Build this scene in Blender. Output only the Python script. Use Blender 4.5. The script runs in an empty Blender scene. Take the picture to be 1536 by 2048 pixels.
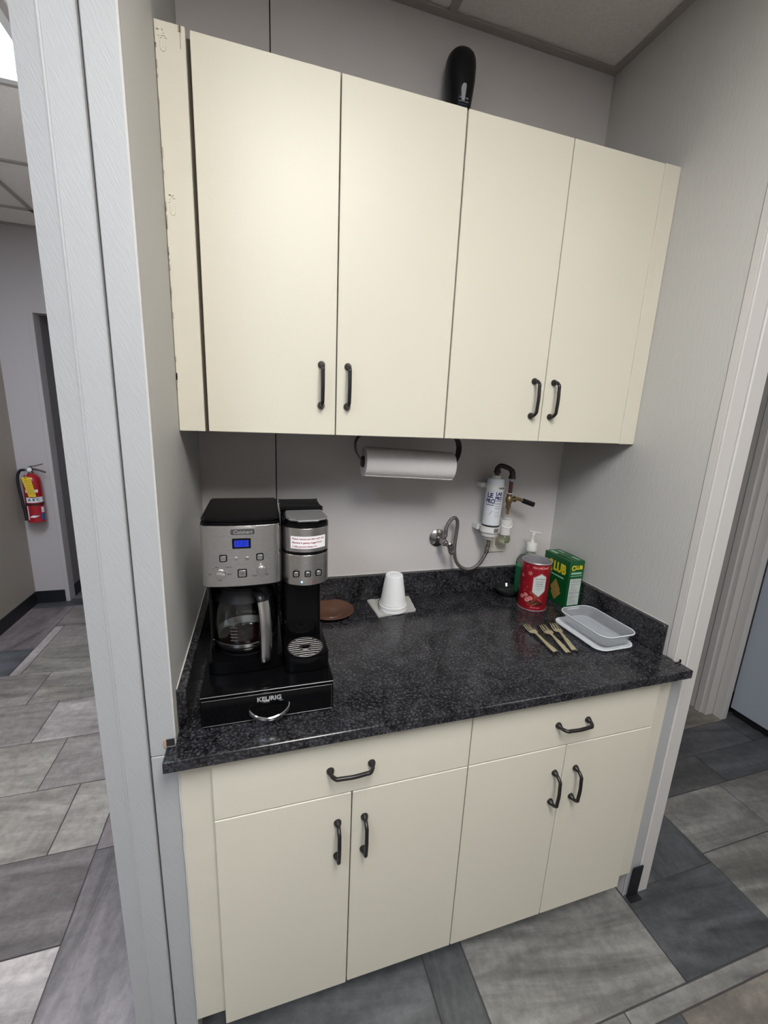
import bpy, bmesh, math, random
from mathutils import Vector, Matrix
random.seed(7)
C = bpy.context.scene.collection
PI = math.pi

# ------------------------------------------------------------------ camera
CAM = (0.1774, -1.4263, 1.5892)
YAW, PITCH, ROLL, FPX = 0.29675, -0.22384, 0.04414, 835.23
cy_, sy_, cp_, sp_ = math.cos(YAW), math.sin(YAW), math.cos(PITCH), math.sin(PITCH)
fw = Vector((sy_*cp_, cy_*cp_, sp_)); r0 = Vector((cy_, -sy_, 0)); u0 = r0.cross(fw)
cr, sr = math.cos(ROLL), math.sin(ROLL)
rt = r0*cr + u0*sr; up = -r0*sr + u0*cr
cd = bpy.data.cameras.new('camera'); cam = bpy.data.objects.new('camera', cd); C.objects.link(cam)
cam.matrix_world = Matrix(((rt.x, up.x, -fw.x, CAM[0]), (rt.y, up.y, -fw.y, CAM[1]), (rt.z, up.z, -fw.z, CAM[2]), (0, 0, 0, 1)))
cd.sensor_fit = 'VERTICAL'; cd.sensor_height = 32; cd.lens = FPX/2048*32; cd.clip_start = 0.02
bpy.context.scene.camera = cam

# ------------------------------------------------------------------ world, exposure
W = bpy.data.worlds.new('world'); bpy.context.scene.world = W; W.use_nodes = True
W.node_tree.nodes['Background'].inputs[0].default_value = (0.8, 0.85, 1, 1)
W.node_tree.nodes['Background'].inputs[1].default_value = 0.05
vs = bpy.context.scene.view_settings
vs.view_transform = 'Standard'; vs.look = 'None'; vs.gamma = 1; vs.exposure = 0.0; vs.use_curve_mapping = False
# light fittings (x0, x1, y0, y1, strength, colour); the lit panels themselves are built with the ceiling
LIGHTS = [(0.147, 0.737, -2.45, -1.26, 28.0, (1.0, 0.975, 0.94)),
          (1.977, 2.567, -2.45, -1.26, 4.5, (1.0, 0.975, 0.94)),
          (-1.13, -0.54, -0.41, 0.785, 30.0, (0.80, 0.88, 1.0)),
          (-1.13, -0.54, -2.84, -1.65, 15.0, (0.70, 0.82, 1.0))]

# ------------------------------------------------------------------ materials
def nt(m): return m.node_tree.nodes, m.node_tree.links
def mat(name, col, rough=.5, metal=0., spec=.5, bump=0, bscale=40, stretch=(1, 1, 1), rot=(0, 0, 0), var=0, vscale=6, emit=None, es=0, trans=0, ior=1.45, coat=0, alpha=1):
    m = bpy.data.materials.new(name); m.use_nodes = True
    n, l = nt(m); b = n['Principled BSDF']
    b.inputs['Base Color'].default_value = (*col, 1); b.inputs['Roughness'].default_value = rough
    b.inputs['Metallic'].default_value = metal; b.inputs['Specular IOR Level'].default_value = spec
    b.inputs['Transmission Weight'].default_value = trans; b.inputs['IOR'].default_value = ior
    b.inputs['Coat Weight'].default_value = coat; b.inputs['Alpha'].default_value = alpha
    if emit: b.inputs['Emission Color'].default_value = (*emit, 1); b.inputs['Emission Strength'].default_value = es
    if bump or var:
        tc = n.new('ShaderNodeTexCoord'); mp = n.new('ShaderNodeMapping'); mp.inputs['Rotation'].default_value = rot
        l.new(tc.outputs['Object'], mp.inputs[0])
        sc = n.new('ShaderNodeVectorMath'); sc.operation = 'MULTIPLY'; sc.inputs[1].default_value = stretch; l.new(mp.outputs[0], sc.inputs[0])
        if bump:
            t = n.new('ShaderNodeTexNoise'); t.inputs['Scale'].default_value = bscale; t.inputs['Detail'].default_value = 3
            l.new(sc.outputs[0], t.inputs['Vector'])
            bp = n.new('ShaderNodeBump'); bp.inputs['Strength'].default_value = bump; bp.inputs['Distance'].default_value = .002
            l.new(t.outputs['Fac'], bp.inputs['Height']); l.new(bp.outputs[0], b.inputs['Normal'])
        if var:
            t2 = n.new('ShaderNodeTexNoise'); t2.inputs['Scale'].default_value = vscale; t2.inputs['Detail'].default_value = 4; l.new(mp.outputs[0], t2.inputs['Vector'])
            mx = n.new('ShaderNodeMix'); mx.data_type = 'RGBA'; l.new(t2.outputs['Fac'], mx.inputs['Factor'])
            mx.inputs['A'].default_value = (*[c*(1-var) for c in col], 1); mx.inputs['B'].default_value = (*[min(1, c*(1+var)) for c in col], 1)
            l.new(mx.outputs['Result'], b.inputs['Base Color'])
    return m

M = {}
M['cream'] = mat('cream_laminate', (.70, .665, .555), .42, bump=.10, bscale=160, var=.03, vscale=3)
M['cream_old'] = mat('cream_laminate_worn', (.68, .645, .54), .5, bump=.25, bscale=60, var=.06, vscale=9)
M['carcass'] = mat('cabinet_body_seam_shade', (.075, .06, .045), .8, var=.2)  # body coloured dark so the seams between doors look shaded
M['scuff'] = mat('scuff', (.40, .34, .27), .8, bump=.6, bscale=120, var=.4, vscale=60)
M['scuff_light'] = mat('pale_glue', (.74, .70, .60), .7, bump=.8, bscale=200)
M['wall'] = mat('grey_wall_paint', (.60, .57, .555), .62, bump=.25, bscale=130, var=.03, vscale=4)
M['wall_side'] = mat('grey_wall_covering', (.53, .525, .505), .6, bump=.35, bscale=90, stretch=(1, 2.2, .35), var=.02)
M['wing'] = mat('textured_wall_covering', (.43, .44, .445), .5, bump=.42, bscale=330, stretch=(1.7, 1, .12), rot=(0, .42, 0), var=.02)
M['casing'] = mat('pale_casing_paint', (.60, .58, .56), .5, bump=.15, bscale=60)
M['hall_tan'] = mat('tan_hall_paint', (.33, .285, .24), .6, bump=.2, bscale=60, var=.04, vscale=2)
M['hall'] = mat('mauve_grey_hall_paint', (.44, .405, .40), .6, bump=.2, bscale=60)
M['recess'] = mat('recess_wall_shaded', (.22, .20, .205), .6, bump=.2, bscale=60)  # unlit look of the recess is put into the wall colour
M['brownroom'] = mat('brown_room_paint', (.14, .10, .09), .6, var=.2)
M['base'] = mat('black_rubber_base', (.012, .012, .014), .42, bump=.1)
M['tbar'] = mat('ceiling_grid_paint', (.40, .36, .33), .5, bump=.2, bscale=40, var=.1, vscale=12)
M['ctile'] = mat('ceiling_tile_fissured', (.86, .82, .77), .9, bump=1.0, bscale=75, var=.12, vscale=120)
M['caulk'] = mat('white_caulk', (.66, .65, .62), .6, bump=.5, bscale=80)
M['plug'] = mat('raw_wood', (.50, .32, .24), .7, var=.3, vscale=30)
M['toe'] = mat('dark_toe_board', (.04, .04, .04), .6, var=.2)
M['bronze'] = mat('dark_bronze', (.045, .042, .042), .34, .75, var=.25, vscale=40)
M['black'] = mat('glossy_black_plastic', (.003, .003, .0035), .14, spec=.28, bump=.02)
M['black_satin'] = mat('satin_black_plastic', (.006, .006, .007), .32, spec=.35, bump=.08, bscale=200)
M['black_matte'] = mat('matte_black', (.010, .010, .012), .55, bump=.1)
M['steel'] = mat('brushed_steel', (.62, .61, .60), .25, 1, bump=.18, bscale=60, stretch=(1, 1, 26))
M['steel_v'] = mat('polished_steel', (.62, .61, .60), .22, 1, bump=.05, bscale=60, stretch=(20, 20, 1))
M['silver_plastic'] = mat('silver_plastic', (.36, .36, .37), .35, .7, bump=.03)
M['badge_grey'] = mat('badge_grey', (.10, .10, .105), .35, .5, bump=.02)
M['chrome'] = mat('chrome', (.75, .74, .73), .08, 1, bump=.02, bscale=20)
M['grille'] = mat('dull_grille_steel', (.30, .29, .28), .42, 1, bump=.05)
M['nickel'] = mat('dull_nickel', (.34, .32, .31), .25, 1, bump=.15, bscale=60)
M['braid'] = mat('braided_hose', (.20, .185, .18), .40, .8, bump=.9, bscale=420)
M['brass'] = mat('aged_brass', (.26, .185, .10), .38, .85, var=.3, vscale=60, bump=.2)
M['iron'] = mat('dark_pipe', (.055, .047, .043), .45, .6, bump=.4, bscale=90)
M['redpipe'] = mat('brown_pipe', (.10, .045, .038), .4, .5, bump=.2)
M['tape'] = mat('thread_tape', (.33, .38, .48), .6, bump=.2)
M['white'] = mat('white_plastic', (.72, .71, .68), .4, bump=.05)
M['ivory'] = mat('ivory_plastic', (.66, .63, .56), .4, bump=.05)
M['label'] = mat('white_label', (.66, .68, .72), .45, bump=.05)
M['navy'] = mat('navy_ink', (.015, .018, .10), .5, bump=.02)
M['ink'] = mat('dark_ink', (.03, .03, .035), .5, bump=.02)
M['redink'] = mat('red_brown_ink', (.30, .03, .03), .5, bump=.02)
M['greyink'] = mat('grey_ink', (.20, .20, .20), .5, bump=.02)
M['paper'] = mat('paper_towel', (.85, .82, .79), .9, bump=.9, bscale=210)
M['core'] = mat('cardboard_core', (.16, .11, .07), .9, bump=.2)
M['foam'] = mat('white_foam', (.84, .84, .84), .55, bump=.3, bscale=300)
M['napkin'] = mat('napkin_paper', (.84, .83, .80), .9, bump=.12, bscale=150)
M['saucer'] = mat('brown_plastic', (.125, .060, .040), .35, bump=.08, bscale=60, var=.15)
M['glass'] = mat('clear_glass', (.93, .95, .95), .02, trans=1, ior=1.45, bump=.01, bscale=10)
M['clearplastic'] = mat('frosted_clear_plastic', (.88, .91, .94), .18, trans=.80, ior=1.12, bump=.012, bscale=8)
M['milky'] = mat('milky_plastic', (.86, .88, .91), .30, trans=.25, ior=1.3, bump=.25, bscale=30)
M['film'] = mat('crinkled_film', (.95, .95, .95), .12, trans=1, ior=1.38, bump=1.0, bscale=70)
M['soapglass'] = mat('clear_bottle', (.93, .96, .95), .05, trans=1, ior=1.08, bump=.02)
M['soap'] = mat('green_soap', (.06, .38, .17), .12, trans=.35, ior=1.33, bump=.02)
M['oil'] = mat('scent_oil', (.70, .74, .55), .05, trans=.9, ior=1.35, bump=.02)
M['bone'] = mat('bone_plastic', (.78, .68, .44), .32, bump=.05)
M['red'] = mat('red_print', (.33, .010, .020), .30, metal=.25, var=.18, vscale=18, coat=.3)
M['pink'] = mat('pink_print', (.72, .28, .27), .4, var=.2, vscale=90)
M['brownprint'] = mat('wafer_print', (.27, .075, .035), .4, var=.35, vscale=80)
M['darkprint'] = mat('chocolate_print', (.05, .012, .010), .4, var=.3, vscale=80)
M['tin'] = mat('tin_inside', (.50, .49, .51), .36, .6, bump=.03)
M['green'] = mat('green_carton', (.004, .085, .022), .38, var=.12, vscale=12, coat=.2)
M['greenlight'] = mat('pale_green_print', (.30, .55, .38), .45, var=.1)
M['yellow'] = mat('yellow_print', (.72, .60, .03), .4, var=.08, vscale=40)
M['cracker'] = mat('cracker_print', (.36, .22, .06), .5, var=.3, vscale=90)
M['facts'] = mat('facts_panel', (.55, .60, .57), .5, bump=.02)
M['ext_red'] = mat('extinguisher_red', (.32, .008, .016), .28, coat=.4, var=.05)
M['ext_yellow'] = mat('yellow_tag', (.66, .47, .03), .6, var=.12, vscale=30)
M['blue'] = mat('blue_label', (.03, .10, .26), .5, var=.1)
M['fridge'] = mat('cool_white_enamel', (.42, .46, .53), .35, bump=.08, bscale=160)
M['lcd'] = mat('blue_lcd', (.01, .02, .3), .3, emit=(.010, .045, .75), es=.42, bump=.01)
M['lcdink'] = mat('lcd_digits', (.005, .01, .10), .3, emit=(.0, .01, .16), es=.5, bump=.01)
M['led'] = mat('blue_indicator', (.2, .5, .9), .3, emit=(.35, .65, 1), es=1.6, bump=.01)
M['smoke'] = mat('smoked_window', (.02, .03, .05), .12, coat=.5, bump=.01)
M['pearl'] = mat('pale_window_light', (.42, .43, .46), .4, bump=.1)
M['logo'] = mat('silver_ink', (.50, .50, .51), .4, .3, bump=.02)
M['grout'] = mat('dark_grout', (.075, .070, .070), .9, bump=.5, bscale=80, var=.2)
M['wood'] = mat('hollow_dark', (.02, .02, .02), .8, var=.2)

def granite():
    m = mat('black_granite_laminate', (.02, .02, .022), .17); n, l = nt(m); b = n['Principled BSDF']
    tc = n.new('ShaderNodeTexCoord')
    def noise(s, d, ro=.6, dist=0):
        t = n.new('ShaderNodeTexNoise'); t.inputs['Scale'].default_value = s; t.inputs['Detail'].default_value = d
        t.inputs['Roughness'].default_value = ro; t.inputs['Distortion'].default_value = dist; l.new(tc.outputs['Object'], t.inputs['Vector']); return t
    def ramp(src, pts):
        r = n.new('ShaderNodeValToRGB'); l.new(src, r.inputs[0])
        for i, (p, c) in enumerate(pts):
            e = r.color_ramp.elements[i] if i < 2 else r.color_ramp.elements.new(p)
            e.position = p; e.color = (*c, 1)
        return r
    big = ramp(noise(14, 6, .7, .8).outputs['Fac'], [(.36, (.003, .003, .004)), (.74, (.042, .042, .048))])
    vo = n.new('ShaderNodeTexVoronoi'); vo.inputs['Scale'].default_value = 120; l.new(tc.outputs['Object'], vo.inputs['Vector'])
    fl = ramp(vo.outputs['Distance'], [(.10, (.085, .085, .09)), (.42, (0, 0, 0))])
    fine = ramp(noise(150, 3).outputs['Fac'], [(.50, (0, 0, 0)), (.78, (.13, .13, .14))])
    a1 = n.new('ShaderNodeMix'); a1.data_type = 'RGBA'; a1.blend_type = 'ADD'; a1.inputs['Factor'].default_value = .55
    l.new(big.outputs[0], a1.inputs['A']); l.new(fl.outputs[0], a1.inputs['B'])
    a2 = n.new('ShaderNodeMix'); a2.data_type = 'RGBA'; a2.blend_type = 'ADD'; a2.inputs['Factor'].default_value = .55
    l.new(a1.outputs['Result'], a2.inputs['A']); l.new(fine.outputs[0], a2.inputs['B'])
    l.new(a2.outputs['Result'], b.inputs['Base Color'])
    bp = n.new('ShaderNodeBump'); bp.inputs['Strength'].default_value = .12; bp.inputs['Distance'].default_value = .0008
    l.new(noise(90, 2).outputs['Fac'], bp.inputs['Height']); l.new(bp.outputs[0], b.inputs['Normal'])
    return m
M['granite'] = granite()
def tile_mat(name, rotz):
    m = mat(name, (.2, .2, .2), .38); n, l = nt(m); b = n['Principled BSDF']
    tc = n.new('ShaderNodeTexCoord'); oi = n.new('ShaderNodeObjectInfo')
    off = n.new('ShaderNodeVectorMath'); off.operation = 'SCALE'; off.inputs[0].default_value = (7, 13, 3); l.new(oi.outputs['Random'], off.inputs['Scale'])
    ad = n.new('ShaderNodeVectorMath'); l.new(tc.outputs['Object'], ad.inputs[0]); l.new(off.outputs[0], ad.inputs[1])
    mp = n.new('ShaderNodeMapping'); mp.inputs['Rotation'].default_value = (0, 0, rotz+.12); l.new(ad.outputs[0], mp.inputs[0])
    s = n.new('ShaderNodeVectorMath'); s.operation = 'MULTIPLY'; s.inputs[1].default_value = (1.1, 6.5, 1); l.new(mp.outputs[0], s.inputs[0])
    t1 = n.new('ShaderNodeTexNoise'); t1.inputs['Scale'].default_value = 1.5; t1.inputs['Detail'].default_value = 7; t1.inputs['Roughness'].default_value = .62; t1.inputs['Distortion'].default_value = .7
    l.new(s.outputs[0], t1.inputs['Vector'])
    t2 = n.new('ShaderNodeTexNoise'); t2.inputs['Scale'].default_value = 30; t2.inputs['Detail'].default_value = 9; t2.inputs['Roughness'].default_value = .72; l.new(mp.outputs[0], t2.inputs['Vector'])
    r1 = n.new('ShaderNodeMapRange'); r1.inputs['From Min'].default_value = .32; r1.inputs['From Max'].default_value = .70; r1.inputs['To Min'].default_value = .52; r1.inputs['To Max'].default_value = 1.45
    l.new(t1.outputs['Fac'], r1.inputs['Value'])
    r2 = n.new('ShaderNodeMapRange'); r2.inputs['From Min'].default_value = .3; r2.inputs['From Max'].default_value = .7; r2.inputs['To Min'].default_value = .72; r2.inputs['To Max'].default_value = 1.26
    l.new(t2.outputs['Fac'], r2.inputs['Value'])
    mu = n.new('ShaderNodeMath'); mu.operation = 'MULTIPLY'; l.new(r1.outputs[0], mu.inputs[0]); l.new(r2.outputs[0], mu.inputs[1])
    cm = n.new('ShaderNodeVectorMath'); cm.operation = 'SCALE'; l.new(oi.outputs['Color'], cm.inputs[0]); l.new(mu.outputs[0], cm.inputs['Scale'])
    l.new(cm.outputs[0], b.inputs['Base Color'])
    bp = n.new('ShaderNodeBump'); bp.inputs['Strength'].default_value = .3; bp.inputs['Distance'].default_value = .002; l.new(t2.outputs['Fac'], bp.inputs['Height']); l.new(bp.outputs[0], b.inputs['Normal'])
    return m
M['tile_x'] = tile_mat('stone_tile_streaked_across', 0); M['tile_y'] = tile_mat('stone_tile_streaked_along', PI/2)

# ------------------------------------------------------------------ mesh helpers
class MB:
    def __init__(s): s.b = bmesh.new()
    def box(s, x0, x1, y0, y1, z0, z1, bev=0, seg=1):
        t = bmesh.new(); bmesh.ops.create_cube(t, size=1)
        for v in t.verts: v.co = Vector(((x0+x1)/2+v.co.x*(x1-x0), (y0+y1)/2+v.co.y*(y1-y0), (z0+z1)/2+v.co.z*(z1-z0)))
        if bev: bmesh.ops.bevel(t, geom=t.edges[:], offset=bev, segments=seg, affect='EDGES', profile=.7)
        return s._in(t)
    def _in(s, t, mtx=None):
        if mtx is not None: bmesh.ops.transform(t, matrix=mtx, verts=t.verts)
        me = bpy.data.meshes.new('tmp'); t.to_mesh(me); t.free(); s.b.from_mesh(me); bpy.data.meshes.remove(me); return s
    def prism(s, pts, a0, a1, axis='z', bev=0, seg=2):
        t = bmesh.new()
        def P(p, a): return {'z': (p[0], p[1], a), 'y': (p[0], a, p[1]), 'x': (a, p[0], p[1])}[axis]
        A = [t.verts.new(P(p, a0)) for p in pts]; B = [t.verts.new(P(p, a1)) for p in pts]
        fa = t.faces.new(A); fb = t.faces.new(B[::-1]); k = len(pts)
        for i in range(k): t.faces.new((A[(i+1) % k], A[i], B[i], B[(i+1) % k]))
        bmesh.ops.recalc_face_normals(t, faces=t.faces)
        if bev: bmesh.ops.bevel(t, geom=list(set(fa.edges) | set(fb.edges)), offset=bev, segments=seg, affect='EDGES')
        return s._in(t)
    def lathe(s, prof, n=32, c=(0, 0, 0), mtx=None, cap=True):
        t = bmesh.new(); rings = []
        for r, z in prof:
            if r < 1e-5: rings.append([t.verts.new((0, 0, z))])
            else: rings.append([t.verts.new((r*math.cos(2*PI*i/n), r*math.sin(2*PI*i/n), z)) for i in range(n)])
        for a, b in zip(rings, rings[1:]):
            for i in range(n):
                j = (i+1) % n
                if len(a) == 1 and len(b) == 1: continue
                if len(a) == 1: t.faces.new((a[0], b[j], b[i]))
                elif len(b) == 1: t.faces.new((a[i], a[j], b[0]))
                else: t.faces.new((a[i], a[j], b[j], b[i]))
        if cap:
            if len(rings[0]) > 1: t.faces.new(rings[0][::-1])
            if len(rings[-1]) > 1: t.faces.new(rings[-1])
        bmesh.ops.recalc_face_normals(t, faces=t.faces)
        m = Matrix.Translation(c) @ (mtx or Matrix.Identity(4))
        return s._in(t, m)
    def tube(s, path, r, n=12, cap=True, flat=None):
        """path: points; r: radius or list; flat=(a,b) elliptical section"""
        t = bmesh.new(); P = [Vector(p) for p in path]; k = len(P); rr = r if isinstance(r, (list, tuple)) else [r]*k
        T = [(P[min(i+1, k-1)]-P[max(i-1, 0)]).normalized() for i in range(k)]
        u = T[0].orthogonal().normalized()
        if flat:
            ref = Vector(flat[2]); u = (ref-T[0]*ref.dot(T[0])).normalized()
        rings = []
        for i in range(k):
            u = (u-T[i]*u.dot(T[i])).normalized(); w = T[i].cross(u)
            a, b = (flat[0], flat[1]) if flat else (1, 1)
            rings.append([t.verts.new(P[i]+rr[i]*(u*a*math.cos(2*PI*j/n)+w*b*math.sin(2*PI*j/n))) for j in range(n)])
        for A, B in zip(rings, rings[1:]):
            for j in range(n): t.faces.new((A[j], A[(j+1) % n], B[(j+1) % n], B[j]))
        if cap: t.faces.new(rings[0][::-1]); t.faces.new(rings[-1])
        bmesh.ops.recalc_face_normals(t, faces=t.faces)
        return s._in(t)
    def quad(s, *p):
        s.b.faces.new([s.b.verts.new(q) for q in p]); return s
def smooth_path(pts, n=8):
    P = [Vector(p) for p in pts]; P = [P[0]*2-P[1]]+P+[P[-1]*2-P[-2]]; out = []
    for i in range(1, len(P)-2):
        for k in range(n):
            t = k/n; a, b, c, d = P[i-1], P[i], P[i+1], P[i+2]
            out.append(.5*((2*b)+(c-a)*t+(2*a-5*b+4*c-d)*t*t+(-a+3*b-3*c+d)*t**3))
    out.append(P[-2]); return out
def rrect(x0, x1, y0, y1, r, n=5):
    out = []
    for cx, cy, a in ((x1-r, y1-r, 0), (x0+r, y1-r, 90), (x0+r, y0+r, 180), (x1-r, y0+r, 270)):
        for i in range(n+1):
            t = math.radians(a+90*i/n); out.append((cx+r*math.cos(t), cy+r*math.sin(t)))
    return out
def link(name, mb, m, parent=None, off=(0, 0, 0), smooth=False, label=None, sharp=35):
    me = bpy.data.meshes.new(name)
    if isinstance(mb, MB):
        b = mb.b; bmesh.ops.translate(b, verts=b.verts, vec=(-off[0], -off[1], -off[2])); b.to_mesh(me); b.free()
    else: me = mb
    me.materials.append(M[m] if isinstance(m, str) else m)
    if smooth:
        me.shade_smooth()
        try: me.set_sharp_from_angle(angle=math.radians(sharp))
        except Exception: pass
    o = bpy.data.objects.new(name, me); C.objects.link(o)
    if parent: o.parent = parent
    if label: o['label'] = label
    return o
class Thing:
    """an Empty at the thing's base; parts are written in room coordinates (world=True) or in its own"""
    def __init__(s, name, label, cat, loc=(0, 0, 0), rotz=0, group=None, world=True):
        e = bpy.data.objects.new(name, None); C.objects.link(e); e.location = loc; e.rotation_euler = (0, 0, rotz); e.empty_display_size = .02
        e['label'] = label; e['category'] = cat
        if group: e['group'] = group
        s.e = e; s.off = loc if world else (0, 0, 0)
    def add(s, name, mb, m, parent=None, smooth=False, label=None, sharp=35): return link(name, mb, m, parent or s.e, s.off, smooth, label, sharp)
def struct(name, mb, m, parent=None, smooth=False):
    o = link(name, mb, m, parent, smooth=smooth)
    if not parent: o['kind'] = 'structure'
    return o
def text_bm(mb, s, size, f, align='CENTER', shear=0, bold=0, ext=.0003, xs=1.0, sub=0):
    """letters as real thin geometry; f maps (u,v,w) to a point"""
    cu = bpy.data.curves.new('t', 'FONT'); cu.body = s; cu.size = size; cu.align_x = align; cu.align_y = 'CENTER'; cu.shear = shear
    cu.offset = bold; cu.extrude = ext; cu.resolution_u = 3
    ob = bpy.data.objects.new('t', cu); me = bpy.data.meshes.new_from_object(ob)
    t = bmesh.new(); t.from_mesh(me)
    if sub: bmesh.ops.subdivide_edges(t, edges=[e for e in t.edges if e.calc_length() > sub], cuts=2)
    for v in t.verts: v.co = Vector(f(v.co.x*xs, v.co.y, v.co.z+ext))
    mb._in(t); bpy.data.objects.remove(ob); bpy.data.curves.remove(cu); bpy.data.meshes.remove(me); return mb
def on_y(x, y, z): return lambda u, v, w: (x+u, y-w, z+v)          # a face that looks toward -y
def on_nx(x, y, z): return lambda u, v, w: (x-w, y-u, z+v)          # a face that looks toward -x
def cyl_map(cx, cy, r, a0, z):                                      # around an upright cylinder
    return lambda u, v, w: (cx+(r+w)*math.sin(a0+u/r), cy-(r+w)*math.cos(a0+u/r), z+v)

# ================================================================== SETTING
ZT, ZCL = .914, 2.745
AW = 1.3589
YF = -.607
# ---- floor: grout bed with every tile its own piece
floor = struct('floor', MB().box(-1.66, 3.7, -4.1, 3.6, -.05, -.004), 'grout')
tmesh = {}
def tile(x0, x1, y0, y1, tone, d=None, g=.0022, name='tile'):
    x0 += g; x1 -= g; y0 += g; y1 -= g
    if x1-x0 < .01 or y1-y0 < .01: return
    w, h = round(x1-x0, 4), round(y1-y0, 4); d = d or ('x' if w >= h else 'y'); k = (w, h, d)
    if k not in tmesh:
        mb = MB().box(-w/2, w/2, -h/2, h/2, -.008, 0, .0008); me = bpy.data.meshes.new('tile'); mb.b.to_mesh(me); mb.b.free(); me.materials.append(M['tile_'+d]); tmesh[k] = me
    o = bpy.data.objects.new(name, tmesh[k]); C.objects.link(o); o.parent = floor; o.location = ((x0+x1)/2, (y0+y1)/2, random.uniform(-.0006, 0))
    o.color = (*[c*.76 for c in tone], 1)
WARM = (.285, .248, .230); WARML = (.40, .355, .335); WARMD = (.190, .165, .157); TAUPE = (.33, .30, .262)
GREY = (.20, .20, .205); GREYL = (.30, .295, .28); GREYD = (.122, .127, .137); MAUVE = (.22, .185, .185)
rows = [(-.583, -.273, [-1.66, -1.035, -.425], [WARM, WARML]),
        (-.273, .040, [-1.66, -1.035, -.425], [WARM, WARMD]),
        (.040, .353, [-1.66, -1.195, -.585, -.425], [WARM, TAUPE, TAUPE]),
        (.353, .662, [-1.66, -1.353, -.743, -.13], [WARM, TAUPE, WARM]),
        (.662, .978, [-1.66, -1.505, -.895, -.285, -.13], [WARMD, WARM, WARML, WARM]),
        (.978, 1.290, [-1.66, -1.05, -.44, -.13], [WARM, TAUPE, WARM]),
        (1.290, 1.600, [-1.21, -.60, -.13], [TAUPE, WARM])]
for y0, y1, xs, tn in rows:
    for i in range(len(xs)-1): tile(xs[i], xs[i+1], y0, y1, tn[i], 'x')
tile(-1.27, -1.21, 1.290, 1.900, WARML, 'y'); tile(-1.66, -1.27, 1.290, 1.60, GREYD, 'x'); tile(-1.66, -1.27, 1.60, 2.25, MAUVE, 'y')
tile(-1.21, -.60, 1.600, 1.91, WARM, 'x'); tile(-.60, -.13, 1.600, 1.91, TAUPE, 'x')
tile(-1.27, -.66, 1.91, 2.25, WARM, 'x'); tile(-.66, -.13, 1.91, 2.25, MAUVE, 'x')
for i, x in enumerate((-1.66, -1.05, -.44)): tile(x, min(x+.61, -.13), 2.25, 2.40, GREYD, 'x')
for i in range(3): tile(-1.34, -.73, 2.40+.31*i, 2.71+.31*i, WARMD, 'x'); tile(-.73, -.13, 2.40+.31*i, 2.71+.31*i, WARMD, 'x')
tile(-.425, -.115, .018, .353, MAUVE, 'y'); tile(-.425, -.115, -.60, .018, (.205, .180, .180), 'y')
tile(-.425, -.115, -.886, -.60, MAUVE, 'y'); tile(-1.035, -.425, -.886, -.583, WARM, 'x'); tile(-1.66, -1.035, -.886, -.583, WARML, 'x')
tile(-.115, .617, -.842, -.535, (.16, .165, .17), 'x'); tile(.617, .746, -.842, -.535, (.125, .13, .135), 'y')
tile(.746, 1.356, -.842, -.535, GREYL, 'x'); tile(1.356, 1.787, -.842, -.600, GREYD, 'x')
tile(1.46, 1.787, -.600, -.342, GREYD, 'y'); tile(1.787, 2.40, -.886, -.567, (.25, .245, .225), 'x'); tile(2.40, 3.01, -.886, -.567, GREY, 'x'); tile(3.01, 3.62, -.886, -.567, GREYL, 'x')
tile(1.787, 2.185, -.567, -.342, GREYL, 'x'); tile(2.185, 2.80, -.567, -.342, (.28, .275, .26), 'x'); tile(2.80, 3.41, -.567, -.342, GREY, 'x')
tile(1.46, 1.63, -.342, -.187, GREYD, 'x'); tile(1.63, 2.243, -.342, -.187, (.13, .13, .133), 'x'); tile(2.243, 2.855, -.342, -.187, GREYD, 'x'); tile(2.855, 3.41, -.342, -.187, GREYD, 'x')
tile(1.46, 2.05, -.187, -.03, GREYD, 'x'); tile(2.05, 2.66, -.187, -.03, GREYD, 'x'); tile(2.66, 3.41, -.187, .02, GREYD, 'x')
tile(1.46, 2.05, -.03, .28, TAUPE, 'x'); tile(2.05, 2.66, -.03, .28, TAUPE, 'x')
for i in range(3): tile(1.46, 2.05, .28+.31*i, .59+.31*i, WARMD, 'x'); tile(2.05, 2.66, .28+.31*i, .59+.31*i, WARMD, 'x')
tile(-.425, -.10, -.95, -.886, GREY, 'x')
for x0, x1 in ((-1.66, -1.05), (-1.05, -.425), (-.10, .51), (.51, 1.12), (1.12, 1.73), (1.73, 2.34), (2.34, 2.95), (2.95, 3.62)): tile(x0, x1, -.886, -.842, GREYL if x0 > 0 else WARM, 'x') if x0 >= -.2 else tile(x0, x1, -.95, -.886, WARM, 'x')
yy = -.886; k = 0
while yy > -4.0:
    y0 = max(yy-.31, -4.08) if k or True else 0
    x = -1.66+.155*(k % 4) - .0; xs = [-1.66]
    x = 1.273-.61*5+(.155*k) % .61
    while x < 3.62:
        if x > -1.6: xs.append(x)
        x += .61
    xs.append(3.62)
    for a, b in zip(xs, xs[1:]):
        t = random.choice([GREY, GREYL, (.25, .245, .22), GREYD] if a > -.2 else [WARM, TAUPE, WARML])
        if k == 0 and a < 1.2 < b + .05: t = GREYD if a < .9 else TAUPE
        if k == 0 and a > 1.2: t = TAUPE
        tile(a, b, y0, yy if not (k == 0 and b < -.1) else -.95, t, 'x')
    yy -= .31; k += 1

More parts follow.
